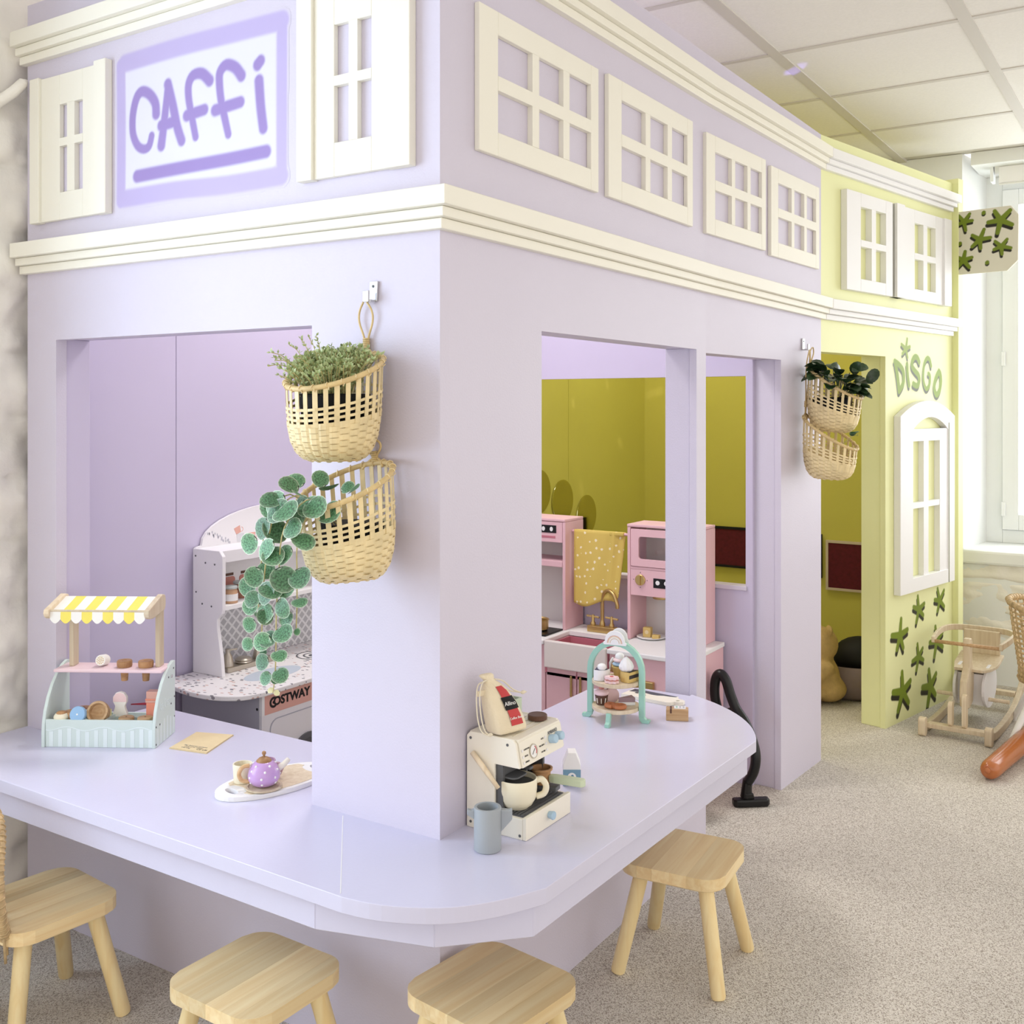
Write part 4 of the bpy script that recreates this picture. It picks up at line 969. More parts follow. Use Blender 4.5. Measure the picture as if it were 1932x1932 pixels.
# ------------------------------------------------------------------ toy coffee machine on the right counter
cm = thing('toy_coffee_machine', 'cream wooden toy coffee machine standing against the post', 'coffee machine', (.082, -.140, ZC), 0)
CW = .170; CD = .136
bodyp = [(.070, .0), (CD, .0), (CD, .180), (.128, .188), (.028, .188), (.021, .180), (.012, .134), (.070, .134)]
for x in (0, CW - .007): MB().prism(bodyp, 'x', x, x + .007).build('side_panel', CREAMT, cm, bevel=.002)
MB().box(.007, CW - .007, .020, CD - .003, .180, .187).build('top_panel', CREAMT, cm, bevel=.001)
for k in range(5): MB().box(.02, CW - .02, .040 + k * .016, .042 + k * .016, .1868, .1876).build('groove', M('groove_beige_%d' % k, (214, 202, 180), .6), cm)
fpz = math.atan2(.046, .009); fm = T(.0, .0225, .180) @ Matrix.Rotation(math.radians(-11.5), 4, 'X')
MB().box(.0075, CW - .0075, -.004, .003, -.047, .001).build('front_panel', CREAMT, cm, bevel=.001).matrix_local = fm
MB().box(.007, CW - .007, .055, .132, .130, .136).build('under_panel', DARKG, cm)
MB().box(.007, CW - .007, .100, .106, .038, .132).build('back_panel', DARKG, cm)
MB().box(.084, .090, .050, .100, .042, .132).build('centre_wall', DARKG, cm, bevel=.001)
for x in (.0072, CW - .0142): MB().box(x, x + .007, .055, .100, .042, .134).build('inner_wall', DARKG, cm)
MB().box(0, CW, .006, .0695, 0, .040).build('base', CREAMT, cm, bevel=.0015)
MB().box(.0, CW, -.002, .0055, .0005, .0425).build('drawer_front', CREAMT, cm, bevel=.001)
MB().lathe([(.0065, 0), (.0085, .010), (.0075, .012)], 16).build('drawer_knob', BLUET, cm, smooth=False).matrix_local = T(.085, -.0022, .024) @ RX90
MB().box(.008, CW - .008, .010, .098, .0395, .0412).build('drip_tray', DARKG, cm)
for k in range(11): MB().box(.012, CW - .012, .013 + k * .0075, .0165 + k * .0075, .041, .0432).build('drip_slat', DARKG, cm)
for y, z in ((.126, .176), (.040, .176), (.126, .012), (.012, .008)): MB().lathe([(.0028, -.0003), (.0028, .0006)], 10).build('screw', DARKG, cm).matrix_local = T(-.0002, y, z) @ Matrix.Rotation(-PI / 2, 4, 'Y')
MB().box(.010, .080, .058, .098, .108, .129).build('brew_group', DARKG, cm, bevel=.002); MB().prism(rr(.014, .062, .030, .075, .012), 'z', .1045, .1085).build('brew_lip', DARKG, cm, bevel=.002)
MB().box(.066, .080, .030, .062, .109, .116).build('brew_arm', DARKG, cm, bevel=.003)
MB().tube([(-.006, .118, .150), (-.010, .090, .128), (-.007, .056, .092)], [.0052, .0055, .0042], 10).build('lever', MAPLE, cm, smooth=True)
def onf(x, z): return fm @ T(x, -.0046, z) @ RX90
for i, x in enumerate((.118, .143)):
    MB().lathe([(.0085, 0), (.0088, .012), (.0078, .014)], 18).build('control_knob', BLUET, cm).matrix_local = onf(x, -.020)
MB().lathe([(.0125, 0), (.0125, .0008)], 28).build('gauge', WHITE, cm).matrix_local = onf(.051, -.026)
gr = MB(); gr.ring(circ(0, 0, .0138, 28), circ(0, 0, .0122, 28), 'z', 0, .0014); gr.build('gauge_rim', SILVER, cm).matrix_local = onf(.051, -.026)
mb = MB(); arcp = [Vector((.0095 * math.cos(a), .0095 * math.sin(a), .0012)) for a in [math.radians(-40 + 100 * i / 8) for i in range(9)]]; mb.strip(arcp, [(0, 0, 1)] * 9, [p.normalized() for p in arcp], .0016, .0004); mb.build('gauge_red_zone', RED, cm).matrix_local = onf(.051, -.026)
mb = MB(); mb.strip([(-.006, -.005, .0012), (.005, .004, .0012)], [(0, 0, 1)] * 2, [(-.6, .8, 0)] * 2, .0010, .0004); mb.build('gauge_needle', BLACK, cm).matrix_local = onf(.051, -.026)
for x, z, al, t_ in ((.017, -.016, 1, 'CAPPUCCINO'), (.017, -.028, 1, 'MOCHA'), (.017, -.039, 1, 'ESPRESSO'), (.094, -.012, -1, 'LATTE'), (.094, -.024, -1, 'MACCHIATO'), (.094, -.036, -1, 'HOT MILK')):
    MB().lathe([(.0028, 0), (.0028, .0006)], 12, (0, 0, 0), .8, 1.).build('button_print', GREYL, cm).matrix_local = onf(x - .004 if al > 0 else x + .005, z)
    text_mesh(t_, .0040, BLACK, 'lettering', cm, onf(x + .002 if al > 0 else x - .001, z), .0002, 'LEFT' if al > 0 else 'RIGHT', .8)
text_mesh('AMBIANO', .0095, DARKG, 'lettering', cm, onf(.129, -.008), .0002, xs=.85)
dl = thing('toy_disc', 'dark brown round toy disc on top of the coffee machine', 'toy disc', (.222, -.082, ZC + .1885), 0); MB().lathe([(.019, 0), (.020, .001), (.020, .0085), (.0185, .010), (.002, .010)], 28).build('disc', BROWN, dl)
hp = thing('toy_hopper', 'pale green square toy hopper behind the canvas bag on the coffee machine', 'toy hopper', (.190, -.030, ZC + .1885), 0)
MB().ring(rr(-.022, .022, -.022, .022, .003, 2), rr(-.018, .018, -.018, .018, .003, 2), 'z', 0, .042).build('funnel', M('pale_green_toy', (198, 212, 190), .5), hp); MB().box(-.0175, .0175, -.0175, .0175, 0.0003, .030).build('beans', BLACKM, hp)
# canvas bag
bg_ = thing('canvas_bag', 'canvas drawstring bag with red and black coffee print leaning on the coffee machine', 'bag', (.118, -.076, ZC + .1888), math.radians(-16)); bg_.scale = (1.12, 1.08, 1.06)
def sect(cx, cy, z, a, b, k=.7, n=16, rot=0.):
    out = []
    for i in range(n):
        t = 2 * PI * i / n; c, s = math.cos(t), math.sin(t); e = k
        x = a * math.copysign(abs(c) ** e, c); y = b * math.copysign(abs(s) ** e, s)
        out.append((cx + x, cy + y, z))
    return out
BS = [(0, 0, .001, .034, .020, .35), (0, .001, .006, .0365, .022, .4), (-.004, .006, .030, .035, .0235, .5), (-.009, .013, .055, .031, .021, .55), (-.014, .020, .076, .025, .016, .6), (-.018, .024, .088, .015, .010, .7), (-.020, .026, .093, .009, .007, .9), (-.023, .028, .099, .014, .008, .9), (-.026, .030, .106, .018, .007, .8)]
smooth_by_angle(MB().loft([sect(*s) for s in BS]).build('cloth', CANVAS, bg_, sub=1), 80)
def bagface(u0, u1, z0, z1, dz=0.):
    """patch on the front of the bag following its surface"""
    vs = []; nz, nu = 8, 6
    def at_(z):
        for A, B in zip(BS, BS[1:]):
            if A[2] <= z <= B[2]: t = (z - A[2]) / (B[2] - A[2]); return [A[i] + (B[i] - A[i]) * t for i in range(6)]
        return BS[-1]
    for j in range(nz + 1):
        z = z0 + (z1 - z0) * j / nz; c = at_(z)
        for i in range(nu + 1):
            u = u0 + (u1 - u0) * i / nu; y = c[1] - c[4] * (1 - abs(u) ** (2 / c[5])) ** (c[5] / 2) * .985 - .0012 - dz; vs.append((c[0] + u * c[3], y, z))
    return MB().add(vs, [(j * (nu + 1) + i, j * (nu + 1) + i + 1, (j + 1) * (nu + 1) + i + 1, (j + 1) * (nu + 1) + i) for j in range(nz) for i in range(nu)])
bagface(-.12, .62, .016, .084).build('red_print', RED, bg_, recalc=False); bagface(-.22, .74, .044, .066, .0006).build('black_print', BLACKM, bg_, recalc=False)
text_mesh('Allino', .0105, WHITE, 'lettering', bg_, T(-.003, -.0118, .0550) @ Matrix.Rotation(math.radians(-18), 4, 'X') @ RX90, .0002); text_mesh('Coffee Beans', .0060, WHITE, 'lettering', bg_, T(.004, -.0222, .030) @ Matrix.Rotation(math.radians(-16), 4, 'X') @ RX90, .0002)
for pts in ([(-.030, .024, .093), (-.048, .022, .090), (-.060, .012, .070), (-.062, .006, .035), (-.058, .0, .012), (-.046, -.006, .003)], [(-.028, .022, .095), (-.044, .016, .094), (-.056, .008, .072), (-.057, .002, .036), (-.052, -.002, .012), (-.044, -.006, .004)],
            [(-.010, .024, .094), (.012, .026, .086), (.036, .028, .066), (.056, .026, .056), (.066, .024, .056)], [(-.010, .026, .092), (.010, .030, .080), (.030, .030, .064), (.056, .028, .056)]):
    MB().tube(spline(pts, 5), .0013, 6).build('drawstring', CORD, bg_, smooth=True)
for p in ((-.044, -.006, .0045), (.060, .026, .056)): MB().ell(p, (.006, .0035, .0035), 10, 8).build('knot', CORD, bg_, smooth=True)
MB().box(-.052, -.030, .018, .022, .070, .079).build('side_tag', CANVAS, bg_)
cu = thing('toy_cup', 'large cream toy cup under the coffee spout', 'cup', (.126, -.094, ZC + .0434), math.radians(-50)); cu.scale = (1.1, 1.1, 1.06)
smooth_by_angle(MB().lathe([(.020, 0), (.021, .002), (.027, .006), (.0335, .018), (.0355, .035), (.0355, .053), (.0345, .0545), (.0325, .053), (.0325, .030), (.024, .012), (.001, .010)], 32).build('cup', IVORY, cu), 40)
MB().tube(spline([(.034, 0, .047), (.044, 0, .048), (.052, 0, .036), (.048, 0, .022), (.034, 0, .017)], 5), .0058, 10).build('handle', IVORY, cu, smooth=True)
MB().lathe([(.0318, .044), (.0318, .0448)], 28).build('coffee', DARKG, cu)
fl = thing('toy_portafilter', 'wooden toy filter cup with pale green handle hooked in the coffee machine', 'toy filter', (.222, -.092, ZC + .060), math.radians(-82))
smooth_by_angle(MB().lathe([(.016, 0), (.0175, .002), (.0185, .026), (.0225, .028), (.0225, .032), (.0185, .032), (.0165, .012), (.001, .010)], 28).build('cup', CORK, fl), 40)
MB().prism([(.018, -.007), (.030, -.010), (.088, -.010), (.094, -.004), (.094, .004), (.088, .010), (.030, .010), (.018, .007)], 'z', .006, .020).build('handle', M('pale_green_handle', (204, 216, 186), .45), fl, bevel=.002)
MB().box(-.010, .036, -.012, .012, -.010, -.001).build('bracket', DARKG, fl, bevel=.001)
jm = thing('toy_jug', 'blue-grey wooden toy jug in front of the coffee machine', 'jug', (.014, -.100, ZC), math.radians(-57))
smooth_by_angle(MB().lathe([(.0235, 0), (.0255, .002), (.0258, .078), (.0248, .080), (.0200, .080), (.0195, .03), (.001, .028)], 32).build('cup', BLUEM, jm), 40)
MB().prism([(.0245, .034), (.0245, .076), (.040, .0745), (.046, .076), (.046, .058)], 'y', -.006, .006).build('handle', BLUEM, jm, bevel=.0015)
MB().prism([(-.0245, .058), (-.0245, .076), (-.030, .074), (-.038, .0755), (-.038, .066)], 'y', -.006, .006).build('spout', BLUEM, jm, bevel=.0015)
mk = thing('toy_milk_carton', 'white and blue wooden toy milk carton behind the green handle', 'milk carton', (.398, -.062, ZC), math.radians(-58))
MB().prism([(-.019, 0), (.019, 0), (.019, .046), (.0085, .072), (-.0085, .072), (-.019, .046)], 'x', -.017, .017).build('body', WHITE, mk, bevel=.001)
mk.children[0].matrix_local = Matrix.Rotation(PI / 2, 4, 'Z')
MB().box(-.0192, .0192, -.0176, -.0169, .001, .036).build('blue_print', M('milk_blue', (120, 158, 182), .5), mk); MB().lathe([(.0095, 0), (.0095, .0005)], 20).build('round_print', WHITE, mk).matrix_local = T(0, -.0177, .020) @ RX90
mb = MB(); mb.ell((0, 0, 0), (.0035, .0058, .0004), 10, 4); mb.build('drop_print', M('milk_blue_dark', (92, 132, 158), .5), mk).matrix_local = T(.001, -.0183, .020) @ RX90
text_mesh('4', .009, M('milk_blue_text', (60, 100, 130), .5), 'print', mk, T(-.0055, -.0184, .020) @ RX90, .0002); text_mesh('MILK', .006, WHITE, 'lettering', mk, T(0, -.0178, .005) @ RX90, .0002)

# ------------------------------------------------------------------ cake stand with toy cakes
ka = math.radians(-80); kx, ky = .872, .072
ks = thing('toy_cake_stand', 'two-tier toy cake stand with sage green arch on the right counter', 'cake stand', (kx, ky, ZC), ka)
def kp(x, y, z): return (kx + x * math.cos(ka) - y * math.sin(ka), ky + x * math.sin(ka) + y * math.cos(ka), ZC + z)
def archpoly(hw, zs, n=14): return [(hw * math.cos(PI * i / n), zs + hw * 1.02 * math.sin(PI * i / n)) for i in range(n + 1)]
oa = archpoly(.078, .130); inn = archpoly(.0635, .130)
MB().ring([(.078, .012), (.078, .1)] + oa[0:] + [(-.078, .1), (-.078, .012)], [(.0655, .012), (.0655, .1)] + inn + [(-.0655, .1), (-.0655, .012)], 'y', -.007, .007)
mb = MB(); op = [(.078, .015)] + oa + [(-.078, .015), (-.0635, .015)] + inn[::-1] + [(.0635, .015)]; mb.prism(op, 'y', -.007, .007); mb.build('arch', SAGE, ks, bevel=.001)
ft = [(.0635, .015), (.078, .015), (.083, .009), (.091, .010), (.093, .005), (.090, .0), (.072, .0), (.066, .006)]
MB().prism(ft, 'y', -.007, .007).build('foot', SAGE, ks, bevel=.001); MB().prism([(-a, b) for a, b in ft], 'y', -.007, .007).build('foot', SAGE, ks, bevel=.001)
fq = [(-.062, .033), (-.050, .033), (-.050, .020), (-.056, .010), (-.066, .008), (-.078, .008), (-.080, .0), (-.058, .0), (-.052, .006)]
MB().prism([(a + .0, b) for a, b in [(-.068, .033), (-.056, .033), (-.058, .018), (-.063, .010), (-.063, .0), (-.082, .0), (-.082, .009), (-.074, .012)]], 'x', -.006, .006).build('foot', SAGE, ks, bevel=.001)
MB().prism([(-a, b) for a, b in [(-.068, .033), (-.056, .033), (-.058, .018), (-.063, .010), (-.063, .0), (-.082, .0), (-.082, .009), (-.074, .012)]], 'x', -.006, .006).build('foot', SAGE, ks, bevel=.001)
for z in (.030, .097): MB().lathe([(.0622, z), (.0630, z + .001), (.0630, z + .009), (.0622, z + .010)], 40).build('tier', MAPLE, ks)
cl = [(-.031, 0), (.031, 0), (.032, .006), (.027, .010)] + [(.027 * math.cos(a) + .000, .012 + .026 * math.sin(a)) for a in [PI * i / 12 for i in range(13)]] + [(-.027, .010), (-.032, .006)]
MB().prism([(x, z + .198) for x, z in cl], 'y', -.012, -.0071).build('rainbow_badge', WHITE, ks, bevel=.001)
MB().prism([(x * .86 + .006, z * 1.0 + .202) for x, z in cl], 'y', .0071, .011).build('rainbow_badge', WHITE, ks, bevel=.001)
for r_, m_ in ((.020, M('rainbow_rose', (214, 160, 140), .5)), (.0175, M('rainbow_gold', (232, 206, 150), .5)), (.0125, M('rainbow_beige', (214, 188, 150), .5))):
    A = [PI * i / 12 for i in range(13)]; MB().strip([(r_ * math.cos(a), -.0123, .203 + r_ * math.sin(a)) for a in A], [(0, 1, 0)] * 13, [(math.cos(a), 0, math.sin(a)) for a in A], .0014, .0006).build('rainbow_band', m_, ks)
G = 'toy cakes on the cake stand'
def wedge(label, x, y, z, rz, base, fill, top, topper):
    o = toy('toy_cake_slice', label, 'toy food', kp(x, y, z), ka + rz, G)
    def wd(sh, k=.0): return [(0, -.022 + k)] + [(.021 * math.sin(a) * (1 - k * 8), .020 * math.cos(a) * (1 - k * 8)) for a in [-.95 + 1.9 * i / 6 for i in range(7)]][::-1]
    o.scale = (1.18, 1.18, 1.12)
    P0 = [(.0, -.030)] + [(.020 * math.sin(a), -.002 + .016 * math.cos(a)) for a in [1.25 - 2.5 * i / 8 for i in range(9)]]
    Pi = [(a * .86, b * .86 - .002) for a, b in P0]; Po = [(a * 1.01, b * 1.01) for a, b in P0]
    MB().prism(P0, 'z', 0, .008).build('sponge', base, o); MB().prism([(a * .985, b * .985) for a, b in P0], 'z', .008, .0165).build('filling', fill, o); MB().prism(P0, 'z', .0165, .023).build('icing', base, o)
    MB().prism([(-a * 0 + a * 1.012, b * 1.0 + .0004) for a, b in P0 if b > .0], 'z', .0, .0236).build('crust', base, o); MB().prism(Pi, 'z', .0232, .0238).build('top_print', top, o)
    if topper == 'ball': MB().ell((.0, .003, .030), (.0105, .0105, .0085)).build('cream_ball', WHITE, o, smooth=True)
    if topper == 'swirl':
        n = 36; rings = []
        for r_, z_ in ((.011, .024), (.0155, .030), (.016, .036), (.0125, .045), (.007, .052), (.0015, .057)): rings.append([(r_ * (1 + .06 * math.cos(9 * 2 * PI * i / n)) * math.cos(2 * PI * i / n), .002 + r_ * (1 + .06 * math.cos(9 * 2 * PI * i / n)) * math.sin(2 * PI * i / n), z_) for i in range(n)])
        MB().loft(rings).build('meringue', WHITE, o, smooth=True)
wedge('white toy cake slice with a cream ball on the upper tier', -.033, -.022, .1078, math.radians(215), WHITE, DKBLUE, DKBLUE, 'ball')
wedge('golden toy cake slice with white meringue on the upper tier', .034, -.012, .1078, math.radians(130), CARAM, CHOC, CHOC, 'swirl')
o = toy('toy_cookie', 'pink flower-shaped toy cookie at the front of the upper tier', 'toy food', kp(.002, -.044, .1078), ka, G)
fp = [((.0175 + .0022 * math.cos(8 * a)) * math.cos(a), (.0135 + .0018 * math.cos(8 * a)) * math.sin(a)) for a in [2 * PI * i / 48 for i in range(48)]]
MB().prism(fp, 'z', 0, .006).build('biscuit', SKIN_PINK, o); MB().prism([(a * .95, b * .95) for a, b in fp], 'z', .006, .010).build('jam', TERRA, o); MB().prism(fp, 'z', .010, .016).build('biscuit', SKIN_PINK, o)
MB().lathe([(.005, .0158), (.005, .0165)], 14).build('heart_print', RED, o)
o = toy('toy_cupcake', 'toy cupcake of pink and blue rings with white top on the upper tier', 'toy food', kp(.003, .024, .1078), ka, G)
smooth_by_angle(MB().lathe([(.015, 0), (.019, .022), (.021, .026), (.020, .029)], 24).build('case', CARAM, o), 40)
for z, r_, m_ in ((.034, .020, BLUET), (.044, .018, SKIN_PINK)): MB().ell((0, 0, z), (r_, r_, .0065), 22, 8).build('icing_ring', m_, o, smooth=True)
MB().ell((0, 0, .053), (.0125, .0125, .011)).build('cream_top', WHITE, o, smooth=True)
o = toy('toy_cupcake', 'chocolate toy cupcake with pink icing on the lower tier', 'toy food', kp(-.036, -.012, .0408), ka, G)
mb = MB(); n = 32; mb.loft([[(r_ * (1 + .035 * math.cos(12 * 2 * PI * i / n)) * math.cos(2 * PI * i / n), r_ * (1 + .035 * math.cos(12 * 2 * PI * i / n)) * math.sin(2 * PI * i / n), z) for i in range(n)] for r_, z in ((.0135, 0), (.0175, .024))]); mb.build('case', BROWN, o)
MB().ell((0, 0, .030), (.0200, .0200, .0095), 24, 8).build('icing', SKIN_PINK, o, smooth=True); MB().ell((0, 0, .043), (.0075, .0075, .0065), 14, 8).build('cherry', TERRA, o, smooth=True)
for a in (-2.0, -1.3, -.6): MB().strip([(.0142 * math.cos(a), .0142 * math.sin(a), .004), (.0172 * math.cos(a), .0172 * math.sin(a), .018)], [(math.cos(a), math.sin(a), 0)] * 2, [(-math.sin(a), math.cos(a), 0)] * 2, .002, .003).build('case_print', CREAMT, o)
o = toy('toy_pretzel', 'brown toy pretzel lying at the front of the lower tier', 'toy food', kp(.010, -.036, .0408), ka, G)
pz = spline([(-.006, -.013, .006), (-.020, -.010, .006), (-.024, .002, .006), (-.014, .010, .006), (0, .004, .006), (.014, .010, .006), (.024, .002, .006), (.020, -.010, .006), (.006, -.013, .006), (0, -.004, .007), (-.006, -.013, .006)], 5)
MB().tube(pz, .0062, 8).build('dough', BROWN2, o, smooth=True)
o = toy('toy_cake_slice', 'mauve toy cake slice at the back of the lower tier', 'toy food', kp(.024, .010, .0408), ka + .5, G)
P0 = [(-.022, -.010), (.022, -.014), (.018, .014)]; MB().prism(P0, 'z', 0, .008).build('sponge', WHITE, o); MB().prism(P0, 'z', .008, .020).build('icing', M('mauve_icing', (158, 132, 138), .5), o)
o = toy('toy_macaron', 'round pink toy macaron on edge behind the chocolate cupcake', 'toy food', kp(-.016, .012, .0608), ka, G)
Mx = Matrix.Rotation(PI / 2, 4, 'X') @ Matrix.Rotation(.5, 4, 'Y')
for z0, z1, m_ in ((-.008, -.002, SKIN_PINK), (-.002, .002, BROWN), (.002, .008, SKIN_PINK)): MB().lathe([(.017, z0), (.0195, z0 + .001), (.0195, z1 - .001), (.017, z1)], 24).build('layer', m_, o).matrix_local = Mx
o = toy('toy_cake_cone', 'small white and brown toy cone lying behind the upper tier cupcake', 'toy food', kp(-.020, .040, .1078), ka, G)
MB().tube([(0, 0, .008), (.002, 0, .026), (.008, 0, .040)], [.009, .008, .005], 10).build('cone', CORK, o, smooth=True); MB().tube([(-.007, -.001, .010), (-.007, 0, .030), (.0, 0, .044)], [.004, .005, .004], 8).build('icing', WHITE, o, smooth=True)

# ------------------------------------------------------------------ chopping board and stamp block
cb = thing('chopping_board', 'white toy chopping board with dark printed edge beside the cake stand', 'board', (1.098, .070, ZC), math.atan2(-.163, -.014))
bp = [(-.085, -.034), (.060, -.034), (.070, -.028), (.075, -.016), (.088, -.014), (.096, -.004), (.094, .010), (.084, .016), (.070, .018), (.060, .034), (-.085, .034)]
bm = bmesh.new(); Ls = []
for zz in (.0005, .010):
    ov = [bm.verts.new((x, y, zz)) for x, y in bp]; es = [bm.edges.new((ov[i], ov[(i + 1) % len(ov)])) for i in range(len(ov))]
    hv = [bm.verts.new((x, y, zz)) for x, y in circ(.078, .0, .006, 14)]; es += [bm.edges.new((hv[i], hv[(i + 1) % 14])) for i in range(14)]
    bmesh.ops.triangle_fill(bm, edges=es, use_beauty=True); Ls.append((ov, hv))
for A, B in zip(*Ls):
    for i in range(len(A)): j = (i + 1) % len(A); bm.faces.new((A[i], A[j], B[j], B[i]))
bmesh.ops.recalc_face_normals(bm, faces=bm.faces); me = bpy.data.meshes.new('board'); bm.to_mesh(me); bm.free(); me.materials.append(CREAMT)
bo = bpy.data.objects.new('board', me); COL.objects.link(bo); bo.parent = cb
rnd = random.Random(2); e = [(-.080, .033), (.058, .033), (.056, .027)] + [(.056 - .017 * i, .020 - .016 * (i / 8) + rnd.uniform(-.004, .004)) for i in range(1, 9)]
MB().prism(e, 'z', .0100, .0105).build('dark_print', M('slate_print', (74, 76, 90), .5), cb)
for k in range(7): MB().prism(circ(-.055 - .004 * (k % 3) + .008 * k * .6, .0 + .004 * (k % 2) - .001 * k, .006, 8, .0025), 'z', .0100, .0104).build('leaf_print', M('slate_print_%d' % k, (66, 66, 74), .5), cb)
sb = thing('toy_card_reader', 'small wooden toy card reader block in front of the chopping board', 'toy block', (.945, -.070, ZC), math.atan2(-.055, .024))
MB().prism([(-.024, 0), (.026, 0), (.026, .026), (.016, .034), (-.024, .034)], 'y', -.001, .044); MB().prism([(0, 0), (.046, 0), (.046, .020), (.038, .028), (0, .030)], 'x', -.029, .029).build('block', BEECH, sb, bevel=.0015)
MB().box(-.019, -.014, -.0005, .030, .020, .0305).build('slot', BROWN, sb)
MB().box(-.008, .022, .010, .034, .0285, .0312).build('keypad_print', GREYL, sb)
for i in range(3):
    for j in range(3): MB().box(-.004 + i * .009, .001 + i * .009, .014 + j * .006, .0175 + j * .006, .0311, .0316).build('key', SAGE if i == 0 else GREYB, sb)
# ------------------------------------------------------------------ white toy kitchen against the back wall
def terrazzo():
    m = M('terrazzo_print', (236, 233, 232), .4); nt = m.node_tree; p = nt.nodes['Principled BSDF']
    tc = nt.nodes.new('ShaderNodeTexCoord'); mp = nt.nodes.new('ShaderNodeMapping'); mp.inputs['Scale'].default_value = (75, 45, 60); mp.inputs['Rotation'].default_value = (0, 0, .5)
    v = nt.nodes.new('ShaderNodeTexVoronoi'); v.inputs['Randomness'].default_value = 1
    nt.links.new(tc.outputs['Object'], mp.inputs[0]); nt.links.new(mp.outputs[0], v.inputs['Vector']); v.inputs['Scale'].default_value = 1
    lt = nt.nodes.new('ShaderNodeMath'); lt.operation = 'LESS_THAN'; lt.inputs[1].default_value = .30; nt.links.new(v.outputs['Distance'], lt.inputs[0])
    r = nt.nodes.new('ShaderNodeValToRGB'); r.color_ramp.interpolation = 'CONSTANT'; e = r.color_ramp.elements; e[0].color = (*lin((150, 146, 150)), 1); e[1].position = .4; e[1].color = (*lin((212, 180, 170)), 1); k = e.new(.7); k.color = (*lin((110, 110, 118)), 1)
    s = nt.nodes.new('ShaderNodeSeparateColor'); nt.links.new(v.outputs['Color'], s.inputs[0]); nt.links.new(s.outputs[0], r.inputs[0])
    mx = nt.nodes.new('ShaderNodeMix'); mx.data_type = 'RGBA'; mx.inputs['A'].default_value = (*lin((236, 233, 232)), 1); nt.links.new(lt.outputs[0], mx.inputs['Factor']); nt.links.new(r.outputs[0], mx.inputs['B']); nt.links.new(mx.outputs['Result'], p.inputs['Base Color']); return m
def lattice():
    m = M('lattice_print', (226, 226, 228), .5); nt = m.node_tree; p = nt.nodes['Principled BSDF']
    tc = nt.nodes.new('ShaderNodeTexCoord'); mp = nt.nodes.new('ShaderNodeMapping'); mp.inputs['Rotation'].default_value = (0, PI / 4, 0); mp.inputs['Scale'].default_value = (130, 130, 130)
    nt.links.new(tc.outputs['Object'], mp.inputs[0]); sp = nt.nodes.new('ShaderNodeSeparateXYZ'); nt.links.new(mp.outputs[0], sp.inputs[0])
    sn = []
    for ax in (0, 2):
        a = nt.nodes.new('ShaderNodeMath'); a.operation = 'SINE'; nt.links.new(sp.outputs[ax], a.inputs[0]); b = nt.nodes.new('ShaderNodeMath'); b.operation = 'ABSOLUTE'; nt.links.new(a.outputs[0], b.inputs[0]); sn.append(b)
    mn = nt.nodes.new('ShaderNodeMath'); mn.operation = 'MINIMUM'; nt.links.new(sn[0].outputs[0], mn.inputs[0]); nt.links.new(sn[1].outputs[0], mn.inputs[1])
    g = nt.nodes.new('ShaderNodeMath'); g.operation = 'GREATER_THAN'; g.inputs[1].default_value = .42; nt.links.new(mn.outputs[0], g.inputs[0])
    mx = nt.nodes.new('ShaderNodeMix'); mx.data_type = 'RGBA'; mx.inputs['A'].default_value = (*lin((228, 228, 230)), 1); mx.inputs['B'].default_value = (*lin((186, 186, 190)), 1); nt.links.new(g.outputs[0], mx.inputs['Factor']); nt.links.new(mx.outputs['Result'], p.inputs['Base Color']); return m
wk = thing('toy_kitchen', 'white toy kitchen with arched back and terrazzo worktop behind the left hatch', 'toy kitchen', (0, 0, 0))
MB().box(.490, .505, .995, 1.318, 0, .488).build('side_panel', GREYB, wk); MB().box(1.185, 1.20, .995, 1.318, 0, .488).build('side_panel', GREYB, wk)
MB().box(.4895, 1.20, .985, .995, 0, .432).build('front_panel', GREYL, wk); MB().box(.505, 1.185, .996, 1.318, 0, .02).build('floor_panel', GREYL, wk)
MB().box(.4895, .4995, .984, .995, .432, .4885).build('corner_strip', WHITE, wk)
cbp = MB().box(.4995, 1.20, .984, .995, .432, .4885).build('control_band', PEACH, wk)
text_mesh('OSTWAY', .034, BLACK, 'lettering', wk, T(.606, .9835, .462) @ RX90, .0004, xs=1.02, bold=.0013)
mb = MB(); A = [math.radians(50 + 260 * i / 20) for i in range(21)]; mb.strip([(.534 + .0125 * math.cos(a), .9834, .462 + .0125 * math.sin(a)) for a in A], [(0, 1, 0)] * 21, [(math.cos(a), 0, math.sin(a)) for a in A], .0065, .0008); mb.build('lettering', BLACK, wk)
MB().lathe([(.0042, 0), (.0042, .0008)], 14).build('lettering', BLACK, wk).matrix_local = T(.534, .9838, .462) @ RX90
text_mesh('®', .014, DARKG, 'lettering', wk, T(.694, .9835, .478) @ RX90, .0003)
for z in (.484, .449): MB().lathe([(.004, 0), (.004, .001)], 10).build('screw', BLACK, wk).matrix_local = T(.4895, 1.003, z) @ Matrix.Rotation(-PI / 2, 4, 'Y')
MB().ring(rr(.520, .800, .06, .415, .03), rr(.523, .797, .063, .412, .028), 'y', .9835, .9848).build('oven_door_line', GREYB, wk)
smooth_by_angle(MB().lathe([(.075, 0), (.075, .006), (.060, .008), (.058, .003), (.001, .003)], 32).build('oven_window', DARKG, wk)).matrix_local = T(.672, .9845, .268) @ RX90
to = [(1.205, 1.318), (.420, 1.318)] + [(p.x, p.y) for p in spline([(.420, 1.318), (.395, 1.25), (.378, 1.15), (.385, 1.06), (.425, .995), (.490, .972)], 4)[1:]] + [(1.205, .968)]
MB().prism(to, 'z', .4888, .503).build('worktop', terrazzo(), wk, bevel=.003)
